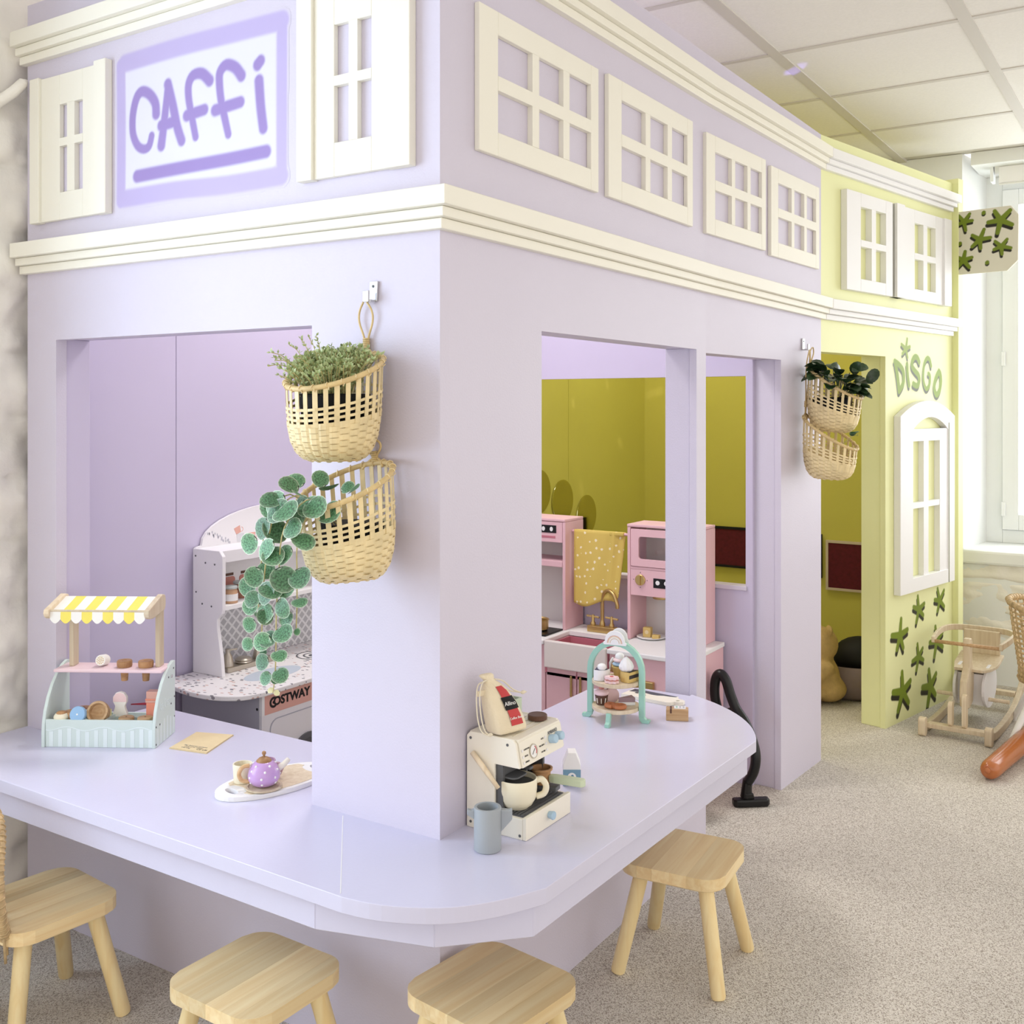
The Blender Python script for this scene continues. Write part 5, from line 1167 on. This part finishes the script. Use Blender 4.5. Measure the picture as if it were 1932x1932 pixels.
spf = [(1.318, .5032), (1.190, .5032), (1.196, .56), (1.212, .645), (1.212, .672), (1.192, .690), (1.189, .70), (1.189, .858), (1.203, .874), (1.318, .874)]
for x in (.530, 1.172): MB().prism(spf, 'x', x, x + .013).build('hutch_side', GREYL, wk, bevel=.002)
for y, z in ((1.305, .853), (1.262, .835), (1.222, .833), (1.303, .745), (1.276, .712), (1.236, .708)): MB().lathe([(.0028, 0), (.0028, .001)], 10).build('screw', DARKG, wk).matrix_local = T(.530, y, z) @ Matrix.Rotation(-PI / 2, 4, 'Y')
ar = [(.5435, .5032), (1.172, .5032), (1.172, .874), (1.195, .878)] + [(.880 + .315 * math.cos(a), .880 + .106 * math.sin(a)) for a in [PI * i / 18 for i in range(1, 18)]] + [(.565, .878), (.5435, .8745)]
MB().prism(ar, 'y', 1.3185, 1.328).build('back_panel', GREYL, wk)
MB().box(.5435, 1.172, 1.3170, 1.3184, .5032, .698).build('backsplash', lattice(), wk)
MB().box(.5435, 1.172, 1.200, 1.3183, .838, .872).build('top_box', GREYL, wk); MB().box(.5435, 1.172, 1.192, 1.3183, .698, .710).build('shelf', WHITE, wk)
sil = MB().prism(rr(.575, .765, 1.212, 1.262, .008), 'z', .5032, .5175).build('soap_tray', SILVER, wk, bevel=.002)
for x in (.594, .718):
    b = smooth_by_angle(MB().lathe([(.018, 0), (.0185, .003), (.013, .030), (.007, .040), (.0075, .043), (.0075, .052), (.002, .054)], 20, (x, 1.237, .5176)).build('soap_bottle', SILVER, wk), 50)
    MB().tube([(x, 1.237, .565), (x + .028, 1.228, .566)], .0028, 8).build('nozzle', SILVER, b)
smooth_by_angle(MB().lathe([(.024, 0), (.027, .003), (.024, .006), (.026, .010), (.022, .013), (.018, .016), (.002, .017)], 24, (.656, 1.237, .5176)).build('tap_knob', SILVER, wk))
MB().prism(circ(.650, 1.105, .105, 36, .052), 'z', .5031, .5036).build('sink_print', M('pale_blue_sink', (196, 208, 220), .3), wk)
for r_ in (.058, .036): MB().ring(circ(.885, 1.16, r_, 36), circ(.885, 1.16, r_ - .005, 36), 'z', .5031, .5038).build('burner_print', DARKG, wk)
MB().prism(circ(.885, 1.16, .018, 24), 'z', .5031, .5038).build('burner_print', DARKG, wk)
# flat prints: clock, cups, sprig, jars
yb = 1.3180
MB().ring(circ(.880, .905, .056, 36), circ(.880, .905, .054, 36), 'y', yb, 1.3186).build('clock_print', GREYB, wk); MB().prism(circ(.880, .905, .036, 30), 'y', yb, 1.3186).build('clock_print', M('clock_grey', (198, 196, 200), .5), wk)
def cupp(x, z, s, m_, rot=0.):
    c, n = math.cos(rot), math.sin(rot); q = [(-.013, .022), (.013, .022), (.010, 0), (-.010, 0)]; MB().prism([(x + s * (a * c - b * n), z + s * (a * n + b * c)) for a, b in q], 'y', yb, 1.3186).build('cup_print', m_, wk)
    A = [-PI / 2 + PI * i / 8 for i in range(9)]; MB().strip([(x + s * (.011 + .007 * math.cos(a)), 1.3183, z + s * (.012 + .007 * math.sin(a))) for a in A], [(0, 1, 0)] * 9, [(math.cos(a), 0, math.sin(a)) for a in A], .0018, .0006).build('cup_print', m_, wk)
yb2 = yb
cupp(.718, .8745, 1.15, M('grey_cup_print', (214, 214, 218), .5)); cupp(.712, .901, 1.0, PEACH, .35); cupp(.768, .8745, 1.1, PEACH)
rnd = random.Random(4); mb = MB()
for k in range(22):
    t = k / 21; x = .590 + .085 * t + rnd.uniform(-.004, .004); z = .917 - .040 * t + rnd.uniform(-.006, .006); mb.prism(circ(x, z, .0022, 6, .0045), 'y', yb, 1.3186)
mb.build('sprig_print', GREYB, wk)['kind'] = 'stuff'
for x in (.605, .672, .738):
    b = MB().prism(rr(x - .024, x + .024, .7105, .770, .010), 'y', 1.3168, 1.3186).build('jar_print', TERRA, wk); MB().box(x - .017, x + .017, 1.3165, 1.3186, .773, .781).build('lid_print', BROWN, b)
MB().box(.728, .750, 1.3160, 1.3169, .725, .748).build('label_print', WHITE, wk)
for x, y, lb, m_ in ((.594, 1.225, 'toy jar with beige label standing at the left of the kitchen shelf', M('honey_jar', (196, 156, 122), .4)), (.672, 1.270, 'brown toy jar in the middle of the kitchen shelf', M('rust_jar', (164, 116, 92), .4))):
    o = thing('toy_jar', lb, 'jar', (x, y, .7103), 0, 'toy jars on the kitchen shelf')
    smooth_by_angle(MB().lathe([(.0205, 0), (.0215, .002), (.0205, .034), (.017, .043)], 22).build('jar', m_, o)); smooth_by_angle(MB().lathe([(.0205, .0432), (.0205, .049), (.0185, .051), (.001, .051)], 22).build('lid', M('grey_jar_lid', (186, 194, 190), .45), o))
    if x < .6: MB().lathe([(.0218, .008), (.0218, .028)], 22).build('label', WHITE, o)

# ------------------------------------------------------------------ pink toy kitchen against the partition
pk = thing('toy_kitchen', 'pink toy kitchen with gold tap seen through the serving hatch', 'toy kitchen', (0, 0, 0))
XF, XH, XB = 1.556, 1.722, 1.858; zc = .484
CER = M('cream_ceramic', (232, 224, 218), .3)
MB().box(XF, XB, .700, 1.15, .03, .468).build('cabinet', PINKP, pk, bevel=.002); MB().box(XF, XB, .160, .448, .03, .468).build('cabinet', PINKP, pk, bevel=.002); MB().box(XF + .012, XB, .448, .700, .03, .36).build('cabinet', PINKP, pk)
d1 = MB().box(XF, XF + .011, .452, .572, .045, .388).build('door', PINKP, pk, bevel=.002); d2 = MB().box(XF, XF + .011, .576, .696, .045, .388).build('door', PINKP, pk, bevel=.002)
for d_, y in ((d1, .556), (d2, .592)): MB().box(XF - .010, XF - .004, y - .004, y + .004, .30, .372).build('handle', GOLD, d_, bevel=.002)
MB().box(XF - .002, XF - .0002, .720, 1.13, .400, .455).build('drawer', PINKP, pk, bevel=.002); MB().box(XF - .002, XF - .0002, .720, 1.13, .05, .390).build('door', PINKP, pk, bevel=.002)
MB().lathe([(.011, 0), (.013, .008), (.006, .010)], 16).build('drawer_knob', CHROME, pk).matrix_local = T(XF - .002, .735, .425) @ Matrix.Rotation(-PI / 2, 4, 'Y')
MB().box(XF - .016, XF - .0005, .280, .370, .366, .394).build('oven_plate', GOLD, pk, bevel=.002); MB().box(XF - .004, XF - .0005, .200, .400, .20, .362).build('oven_window', BLACK, pk, bevel=.002)
MB().box(XF - .016, XB, .698, 1.155, .4685, zc).build('worktop', WHITE, pk, bevel=.003); MB().box(XF - .016, XB, .155, .450, .4685, zc).build('worktop', WHITE, pk, bevel=.003); MB().box(1.725, XB, .450, .698, .4685, zc - .0004).build('worktop', WHITE, pk)
MB().box(XF - .020, XF - .002, .452, .694, .392, zc + .002).build('sink_front', CER, pk, bevel=.004)
for b in ((XF - .002, 1.725, .4505, .456, .37, .466), (XF - .002, 1.725, .692, .6975, .37, .466), (1.719, 1.7248, .456, .692, .37, .466), (XF, 1.719, .456, .692, .362, .372)): MB().box(*b).build('basin', PINKD, pk)
WP = M('white_back_panel', (226, 222, 216), .5)
for y0, y1 in ((.714, 1.13), (.190, .463)):
    for y in (y0, y1 - .012): MB().box(XH, XB, y, y + .012, zc, .878).build('hutch_side', PINKP, pk, bevel=.002)
    MB().box(XH - .002, XB, y0, y1, .8785, .888).build('hutch_top', PINKP, pk, bevel=.002); MB().box(XB - .006, XB, y0 + .012, y1 - .012, zc, .878).build('hutch_back', WP, pk)
MB().box(XH, XH + .012, .727, 1.117, .802, .877).build('control_panel', PINKP, pk, bevel=.001); MB().box(XH - .0015, XH - .0002, .752, .93, .836, .864).build('display', BLACK, pk)
for i in range(5): MB().lathe([(.0085, 0), (.0085, .0006)], 12, (0, 0, 0), 1, .8).build('icon_print', WHITE, pk).matrix_local = T(XH - .0016, .772 + i * .034, .850) @ Matrix.Rotation(-PI / 2, 4, 'Y')
MB().box(XH - .0012, XH - .0002, .756, .95, .817, .825).build('slot', PINKD, pk)
MB().box(XH, XB, .727, 1.117, .712, .734).build('shelf', PINKP, pk, bevel=.002)
mwd = MB().ring([(y, z) for y, z in rr(.205, .448, .742, .872, .003, 3)], [(y, z) for y, z in rr(.222, .418, .768, .846, .010, 3)], 'x', XH - .004, XH + .006).build('oven_door', PINKP, pk, bevel=.001)
MB().box(XH + .001, XH + .003, .215, .425, .760, .852).build('pane', GLASS, mwd)
MB().box(XH, XB, .203, .450, .732, .740).build('shelf', PINKP, pk); MB().box(XH, XH + .012, .203, .450, .640, .731).build('control_panel', PINKP, pk, bevel=.001)
kn = smooth_by_angle(MB().lathe([(.019, 0), (.019, .004), (.017, .006), (.001, .006)], 24).build('timer_knob', GOLD, pk)); kn.matrix_local = T(XH - .0003, .412, .695) @ Matrix.Rotation(-PI / 2, 4, 'Y')
MB().box(-.017, .017, -.0035, .0035, .006, .011).build('grip', GOLD, kn); MB().box(XH - .0015, XH - .0002, .25, .362, .672, .705).build('display', BLACK, pk)
for i in range(3): MB().lathe([(.008, 0), (.006, .0006)], 12).build('icon_print', WHITE, pk).matrix_local = T(XH - .0016, .346 - i * .032, .690) @ Matrix.Rotation(-PI / 2, 4, 'Y')
for a in range(4): MB().box(XH - .001, XH - .0002, .412 - .001 + .026 * (a == 0) - .026 * (a == 1), .412 + .001 + .026 * (a == 0) - .026 * (a == 1), .6935 + .026 * (a == 2) - .026 * (a == 3), .6965 + .026 * (a == 2) - .026 * (a == 3)).build('dial_mark', BLACK, pk)
smooth_by_angle(MB().lathe([(.028, -.014), (.030, -.012), (.030, 0), (.001, 0)], 24, (1.78, .360, .640)).build('spout', GOLD, pk))
MB().tube([(1.775, .462, .842), (1.775, .715, .842)], .005, 8).build('towel_rail', PINKP, pk)
tap = MB().prism(rr(1.752, 1.784, .530, .642, .004, 2), 'z', zc, zc + .022).build('tap_base', GOLD, pk, bevel=.002)
MB().tube(spline([(1.768, .586, zc + .02), (1.768, .586, .560), (1.767, .585, .600), (1.762, .575, .628), (1.752, .552, .640), (1.742, .526, .628), (1.738, .512, .600), (1.738, .510, .582)], 5), .0068, 10).build('gooseneck', GOLD, tap, smooth=True)
smooth_by_angle(MB().lathe([(.010, 0), (.011, .008), (.008, .016), (.0075, .022)], 14, (1.768, .586, zc + .022)).build('collar', GOLD, tap))
for y in (.548, .624):
    smooth_by_angle(MB().lathe([(.009, 0), (.010, .008), (.006, .014), (.006, .034), (.004, .038)], 14, (1.768, y, zc + .022)).build('valve', GOLD, tap)); MB().tube([(1.766, y - .026, zc + .052), (1.770, y + .026, zc + .054)], .0036, 8).build('valve_handle', GOLD, tap)
# towel over the rail
def towelmat():
    m = M('mustard_print_cloth', (214, 190, 98), .85); nt = m.node_tree; p = nt.nodes['Principled BSDF']; tc = nt.nodes.new('ShaderNodeTexCoord'); v = nt.nodes.new('ShaderNodeTexVoronoi'); v.inputs['Scale'].default_value = 48
    n = nt.nodes.new('ShaderNodeTexNoise'); n.inputs['Scale'].default_value = 90; nt.links.new(tc.outputs['Object'], n.inputs['Vector']); nt.links.new(tc.outputs['Object'], v.inputs['Vector'])
    ad = nt.nodes.new('ShaderNodeMath'); ad.operation = 'MULTIPLY_ADD'; nt.links.new(n.outputs['Fac'], ad.inputs[0]); ad.inputs[1].default_value = .35; nt.links.new(v.outputs['Distance'], ad.inputs[2])
    lt = nt.nodes.new('ShaderNodeMath'); lt.operation = 'LESS_THAN'; lt.inputs[1].default_value = .40; nt.links.new(ad.outputs[0], lt.inputs[0])
    mx = nt.nodes.new('ShaderNodeMix'); mx.data_type = 'RGBA'; mx.inputs['A'].default_value = (*lin((216, 190, 100)), 1); mx.inputs['B'].default_value = (*lin((244, 232, 196)), 1); nt.links.new(lt.outputs[0], mx.inputs['Factor']); nt.links.new(mx.outputs['Result'], p.inputs['Base Color']); return m
tw = thing('tea_towel', 'mustard tea towel with white print hung between the pink cupboards', 'towel', (1.767, .595, .60))
nu, nv = 22, 24; vs = []
for j in range(nv + 1):
    v = j / nv; z = .250 - v * (.268 - 0 * v)
    for i in range(nu + 1):
        u = i / nu; y = .106 - u * .205 * (1 - .10 * v); fold = .006 * math.sin(u * 9 + v * 1.5) * (.3 + v) + (.010 if u > .72 else 0) * (1 - v) - .010 * math.exp(-((u - .78) / .06) ** 2)
        zz = z - (.012 * math.sin(u * 6) * v) + (0.012 * u if v > .9 else 0)
        vs.append((-.002 + fold - .010 * v, y, zz))
o = MB().add(vs, [(j * (nu + 1) + i, j * (nu + 1) + i + 1, (j + 1) * (nu + 1) + i + 1, (j + 1) * (nu + 1) + i) for j in range(nv) for i in range(nu)]).build('cloth', towelmat(), tw, smooth=True); q = o.modifiers.new('th', 'SOLIDIFY'); q.thickness = .0018
MB().box(.0, .018, -.095, .105, .235, .2495).build('fold_over', TOWEL, tw, bevel=.004)
hb = thing('toy_hob', 'black toy hob at the left of the pink kitchen', 'hob', (1.665, .82, zc + .0003)); MB().box(-.075, .052, -.10, .16, 0, .006).build('plate', BLACK, hb, bevel=.002); MB().ring(circ(0, 0, .05, 28), circ(0, 0, .044, 28), 'z', .006, .008).build('ring', DARKG, hb)
po = thing('toy_pot', 'small brass toy pot on the black hob', 'pot', (1.655, .795, zc + .0085)); smooth_by_angle(MB().lathe([(.040, 0), (.043, .003), (.043, .030), (.046, .036), (.0445, .037), (.040, .032), (.040, .006), (.001, .005)], 30).build('bowl', GOLD, po)); MB().tube([(.04, .02, .028), (.06, .10, .036)], .005, 8).build('handle', BLACK, po, smooth=True)
pt_ = thing('toy_plate', 'white toy plate with yellow blocks on the pink kitchen', 'plate', (1.775, .395, zc)); smooth_by_angle(MB().lathe([(.030, 0), (.050, .005), (.052, .007), (.050, .008), (.032, .003), (.001, .003)], 30).build('dish', WHITE, pt_))
for dx, dy, s, h, lb in ((0, .014, .0145, .034, 'tall yellow toy cheese block standing on the white plate'), (-.012, -.024, .013, .013, 'flat yellow toy cheese block lying on the white plate')):
    o = thing('toy_cheese', lb, 'toy food', (1.775 + dx, .395 + dy, zc + .0035), .1, 'toy cheese blocks'); MB().box(-s * .8, s * .8, -s, s, 0, h).build('block', CARAM, o, bevel=.002)
    if h > .03: MB().lathe([(.007, 0), (.007, .0006)], 16).build('round_print', M('cheese_spot', (226, 208, 164), .5), o).matrix_local = T(-s * .8, 0, .018) @ Matrix.Rotation(-PI / 2, 4, 'Y')

# ------------------------------------------------------------------ disco room
for i, (x, z, lb) in enumerate(((2.507, .910, 'round wall mirror nearest the hatch post'), (2.72, .853, 'round wall mirror in the middle of the row'), (2.955, .764, 'lowest round wall mirror above the pink kitchen'))):
    o = thing('round_mirror', lb, 'mirror', (x, 1.304, z), 0, 'round mirrors on the lime wall'); MB().lathe([(.098, 0), (.100, .001), (.100, .004), (.097, .005), (.001, .005)], 40).build('glass', MIRROR, o).matrix_local = RX90
XE = 3.618
def board(label, y0, y1, z0, z1, frame):
    o = thing('felt_board', label, 'board', (XE, (y0 + y1) / 2, z0), 0, 'maroon felt boards in the disco'); h = z1 - z0; w = y1 - y0
    MB().box(-.012, -.0005, -w / 2, w / 2, 0, h).build('felt', MAROON, o); MB().ring([(-w / 2 - .012, -.012), (w / 2 + .012, -.012), (w / 2 + .012, h + .012), (-w / 2 - .012, h + .012)], [(-w / 2, 0), (w / 2, 0), (w / 2, h), (-w / 2, h)], 'x', -.016, -.0005).build('frame', frame, o)
board('maroon felt board with pale frame inside the disco doorway', .0, .300, .408, .628, M('pale_frame', (206, 190, 170), .5)); board('black-framed maroon board beside the pale-framed one', .345, .60, .462, .654, BLACKM); board('maroon felt board seen through the inner window', .70, .922, .476, .662, BLACKM)
# pouf, black cushion, teddy
pf = thing('floor_pouf', 'grey fabric floor basket on the disco carpet', 'pouf', (3.245, .080, 0)); smooth_by_angle(MB().lathe([(.13, .0), (.165, .02), (.180, .07), (.172, .13), (.160, .150), (.150, .146), (.155, .09), (.02, .08)], 32).build('fabric', GREYF, pf), 60)
ck = thing('black_cushion', 'black plush cushion heaped in the grey floor basket', 'cushion', (3.255, .055, .082)); MB().ell((0, 0, .085), (.120, .120, .090), 24, 12).build('plush', BLACKM, ck, smooth=True)
td = thing('teddy_bear', 'tan teddy bear leaning on the grey floor basket in the doorway', 'teddy bear', (3.035, .162, 0), math.radians(-140))
def blob(parts, name, mat, par, vox=.012):
    mb = MB()
    for c, r in parts: mb.ell(c, r, 18, 12)
    o = mb.build(name, mat, par, smooth=True); m = o.modifiers.new('re', 'REMESH'); m.mode = 'VOXEL'; m.voxel_size = vox; m.use_smooth_shade = True; s = o.modifiers.new('sm', 'SMOOTH'); s.iterations = 4; return o
blob([((0, 0, .105), (.085, .075, .105)), ((0, .02, .06), (.095, .085, .06)), ((.075, -.02, .165), (.032, .045, .035)), ((.085, -.075, .135), (.028, .055, .030)), ((-.075, -.02, .165), (.032, .045, .035)), ((-.085, -.075, .130), (.028, .055, .030)), ((.06, -.11, .045), (.040, .085, .040)), ((-.06, -.11, .045), (.040, .085, .040)),
      ((0, -.01, .255), (.082, .078, .078)), ((0, -.075, .238), (.040, .035, .032)), ((.068, .0, .325), (.030, .016, .030)), ((-.068, .0, .325), (.030, .016, .030))], 'body', PLUSH, td)
MB().ell((0, -.109, .248), (.012, .008, .009), 12, 8).build('nose', BLACKM, td, smooth=True)
for s in (-1, 1): MB().ell((s * .030, -.075, .272), (.007, .006, .007), 10, 8).build('eye', BLACKM, td, smooth=True)

# ------------------------------------------------------------------ vacuum cleaner in the doorway
vc = thing('vacuum_cleaner', 'black vacuum cleaner hose and floor nozzle propped in the lavender doorway', 'vacuum cleaner', (1.70, .0, 0))
hz = [(.03, .125, .27), (.02, .136, .33), (.02, .134, .385), (.02, .118, .408), (.02, .098, .390), (.02, .082, .345), (.02, .062, .300), (.015, .030, .262), (.01, .005, .215), (0, -.012, .165), (-.005, -.008, .115), (-.01, .012, .075)]
MB().tube(spline(hz, 6), .0165, 12).build('hose', BLACK, vc, smooth=True)
MB().tube(spline([(.03, .125, .27), (.03, .110, .275), (.025, .085, .285), (.02, .062, .300)], 5), .014, 10).build('hose', BLACK, vc, smooth=True)
MB().tube([(-.010, .012, .085), (-.012, .016, .028)], [.015, .019], 12).build('wand', BLACK, vc)
for k in range(14):
    t = k / 13; p = Vector((-.022, .008, .040)).lerp(Vector((-.020, .002, .082)), t); MB().ell(p, (.0022, .0022, .0022), 6, 4).build('dot_print', WHITE, vc)
nz = MB().prism([(-.052, -.018), (.052, -.018), (.060, -.006), (.060, .018), (-.060, .018), (-.060, -.006)], 'z', .0015, .026).build('nozzle', BLACK, vc, bevel=.006); nz.matrix_local = T(-.008, .0, 0) @ Matrix.Rotation(math.radians(-52), 4, 'Z')
jt = MB().prism([(-.018, .026), (.018, .026), (.014, .046), (-.014, .046)], 'y', -.016, .016).build('joint', BLACK, vc, bevel=.004); jt.matrix_local = T(-.010, .010, -.001) @ Matrix.Rotation(math.radians(-52), 4, 'Z')
# the canister stands low behind the counter end
vb = MB().lathe([(.055, 0), (.075, .01), (.080, .10), (.070, .19), (.045, .215), (.001, .218)], 24).build('canister', BLACK, vc, smooth=True); vb.location = (-.22, .17, .002)

# ------------------------------------------------------------------ wooden rocker
rk = thing('wooden_rocker', 'pale wooden rocking toy with hoop rail beside the yellow wall', 'rocking toy', (3.12, -.452, 0), math.radians(-3))
def band(pts, w, th, up=(0, 0, 1)):
    P_ = [Vector(p) for p in pts]; n = len(P_); nr = []; wv = []
    for i in range(n):
        t = (P_[min(i + 1, n - 1)] - P_[max(i - 1, 0)]).normalized(); u = Vector(up); m = t.cross(u).normalized(); nr.append(m); wv.append(m.cross(t).normalized())
    return MB().strip(P_, nr, wv, w, th)
for s in (-1, 1):
    band(spline([(-.355, s * .122, .040), (-.30, s * .122, .026), (-.20, s * .122, .018), (-.05, s * .122, .018), (.10, s * .122, .030), (.22, s * .122, .060), (.33, s * .122, .110)], 5), .032, .022).build('runner', MAPLE, rk, bevel=.003)
    MB().prism(rr(-.375, -.335, .0, .072, .014), 'y', s * .122 - .013, s * .122 + .013).build('stop_block', MAPLE, rk, bevel=.002)
MB().box(-.340, -.300, -.110, .110, .028, .046).build('cross_board', MAPLE, rk, bevel=.002); MB().box(.20, .235, -.110, .110, .062, .082).build('cross_board', MAPLE, rk, bevel=.002); MB().tube([(-.06, -.14, .105), (-.06, .14, .105)], .008, 10).build('foot_rod', MAPLE, rk)
for s in (-.026, .026): MB().prism(rr(-.335, -.295, .044, .175 if s < 0 else .14, .018), 'y', s - .008, s + .008).build('fork', MAPLE, rk, bevel=.002)
MB().prism([(-.22, .10), (-.18, .085), (-.12, .10), (-.10, .16), (-.10, .235), (-.13, .26), (-.125, .345), (-.135, .362), (-.16, .362), (-.17, .345), (-.175, .25), (-.22, .20), (-.23, .14)], 'y', -.014, .014).build('head_board', MAPLE, rk, bevel=.004)
for s in (-1, 1): MB().prism([(p[0] * 1.0 - .02, p[1] + .15) for p in circ(0, 0, .12, 28, .085)], 'y', s * .055 - .006, s * .055 + .006).build('body_disc', GREYL, rk, bevel=.002)
MB().box(-.10, .10, -.049, .049, .085, .21).build('body_block', GREYL, rk)
st = spline([(-.14, .225, 0), (-.05, .218, 0), (.05, .228, 0), (.12, .242, 0)], 5); MB().loft([[(p.x, -.085 + .03 * max(0, -p.x / .14), p.y), (p.x, .085 - .03 * max(0, -p.x / .14), p.y), (p.x, .085 - .03 * max(0, -p.x / .14), p.y + .012), (p.x, -.085 + .03 * max(0, -p.x / .14), p.y + .012)] for p in st]).build('seat', MAPLE, rk, bevel=.002)
MB().box(.105, .120, -.072, .072, .25, .35).build('backrest', MAPLE, rk, bevel=.004)
hp_ = [(-.175, -.128, .345), (-.05, -.140, .350), (.06, -.135, .352), (.118, -.095, .352), (.130, 0, .352), (.118, .095, .352), (.06, .135, .352), (-.05, .140, .350), (-.175, .128, .345)]
band(spline(hp_, 5), .024, .012).build('hoop_rail', MAPLE, rk, bevel=.002); MB().tube([(-.165, -.134, .338), (-.165, .134, .338)], .0075, 10).build('grab_rod', BEECH, rk, smooth=True)

# ------------------------------------------------------------------ brown roll, rattan chairs
rl = thing('vinyl_roll', 'shiny orange-brown inflatable roll lying on the carpet at the right edge', 'roll', (0, 0, 0)); pts = [Vector((2.345, -.612, .036)).lerp(Vector((3.05, -.722, .052)), t) for t in (0, .006, .02, .05, .2, .5, .8, 1)]
MB().tube(pts, [.014, .023, .030, .034, .035, .037, .039, .040], 24).build('tube', ORANGE, rl, smooth=True); MB().ell((2.343, -.6118, .040), (.006, .010, .010), 12, 8).build('valve', BROWN2, rl, smooth=True)
WL = M('white_chair_leg', (240, 238, 234), .4)
def rattan_chair(spl=.186, sr=1., flare=.10, zm=.388):
    o = thing('rattan_chair', '', 'chair'); Rb = .21
    def bp_(u, v):
        a = math.radians(90 + 80 * u); fl_ = 1 + flare * v; return Vector((Rb * fl_ * math.cos(a), Rb * fl_ * math.sin(a), zm + .150 * v))
    rim = []
    for i in range(48):
        t = 2 * PI * i / 48; c, s = math.cos(t), math.sin(t); rim.append(bp_(math.copysign(abs(c) ** .8, c), math.copysign(abs(s) ** .8, s)))
    MB().tube(rim, .011, 10, True).build('back_rim', RATTAN, o, smooth=True)
    mb = MB()
    for i in range(48):
        p = rim[i]; q = rim[(i + 1) % 48]
        for k in range(2):
            c = p.lerp(q, k / 2); t = (q - p).normalized(); u = t.orthogonal().normalized(); w_ = t.cross(u); mb.tube([c + (u * math.cos(a) + w_ * math.sin(a)) * .0115 for a in [2 * PI * j / 8 for j in range(8)]], .0022, 4, True)
    mb.build('rim_binding', RATTAN, o, smooth=True)['kind'] = 'stuff'
    mb = MB()
    for k in range(15):
        v = -.9 + 1.8 * k / 14; um = (1 - abs(v) ** (1 / .6 * 2)) ** .3 if abs(v) < 1 else 0; mb.tube([bp_(um * (2 * i / 20 - 1), v) + Vector((0, 0, .002 * (-1) ** i)) for i in range(21)], .0042, 5)
    for k in range(17):
        u = -.92 + 1.84 * k / 16; mb.tube([bp_(u, .93 * (2 * i / 8 - 1)) for i in range(9)], .003, 5)
    mb.build('back_weave', RATTAN, o, smooth=True)['kind'] = 'stuff'
    MB().lathe([(.10 * sr, .238), (.185 * sr, .245), (.200 * sr, .258), (.195 * sr, .270), (.10 * sr, .265), (.001, .262)], 32).build('seat', RATTAN, o, smooth=True)
    for sx, sy in ((-1, -1), (1, -1), (-1, 1), (1, 1)): MB().tube([(sx * .12 * sr, sy * .12 * sr, .25), (sx * (spl - .001), sy * (spl - .001), .006), (sx * spl, sy * spl, 0)], [.014, .011, .010], 12).build('leg', WL, o, smooth=True)
    return o
rc = rattan_chair(.225); rc.location = (2.978, -.827, 0); rc.rotation_euler = (0, 0, math.radians(4.6)); tag(rc, 'rattan chair with white legs at the right edge beside the brown roll', 'chair', 'rattan chairs')
rc2 = rattan_chair(.11, .72, -.04, .338); rc2.location = (-.567, .911, 0); rc2.rotation_euler = (0, 0, math.radians(-57)); tag(rc2, 'rattan chair rim cut off by the left edge beside the pine stool', 'chair', 'rattan chairs')
pb = thing('wall_peg', 'white-painted peg sticking out of the stone wall at the left edge', 'peg', (-.045, 1.345, 2.10)); MB().tube([(-.04, .01, -.045), (0, -.03, .0), (.018, -.045, .026), (.026, -.046, .030)], [.014, .014, .013, .006], 10).build('peg', STONE, pb, smooth=True)

# disco lamp hung under the ceiling of the disco room: narrow beams that leave light flecks
dl_ = thing('disco_lamp', 'small disco lamp hanging above the lime disco room', 'lamp', (2.62, .50, 2.12)); MB().ell((0, 0, .06), (.06, .06, .06), 20, 12).build('ball', CHROME, dl_, smooth=True); MB().tube([(0, 0, .12), (0, 0, .37)], .006, 8).build('rod', BLACK, dl_)
def beam(tx, ty, tz, col, power, cone):
    l = bpy.data.lights.new('disco_beam', 'SPOT'); l.energy = power; l.color = col; l.spot_size = math.radians(cone); l.spot_blend = .8; l.shadow_soft_size = .004
    o = bpy.data.objects.new('disco_beam', l); COL.objects.link(o); p0 = Vector((2.62, .50, 2.18)); d = Vector((tx, ty, tz)) - p0; o.location = p0 + d.normalized() * .075; o.rotation_euler = d.to_track_quat('-Z', 'Y').to_euler()
for t in ((2.828, 1.304, 1.318), (3.323, 1.304, 1.112), (3.18, 1.304, 1.414), (3.61, 1.262, 1.378), (3.61, 1.214, 1.389), (2.907, 1.304, .90)): beam(*t, (1, .80, .95), 9, 2.2)
beam(2.076, -.016, 2.489, (.30, .22, 1.), 22, 5)
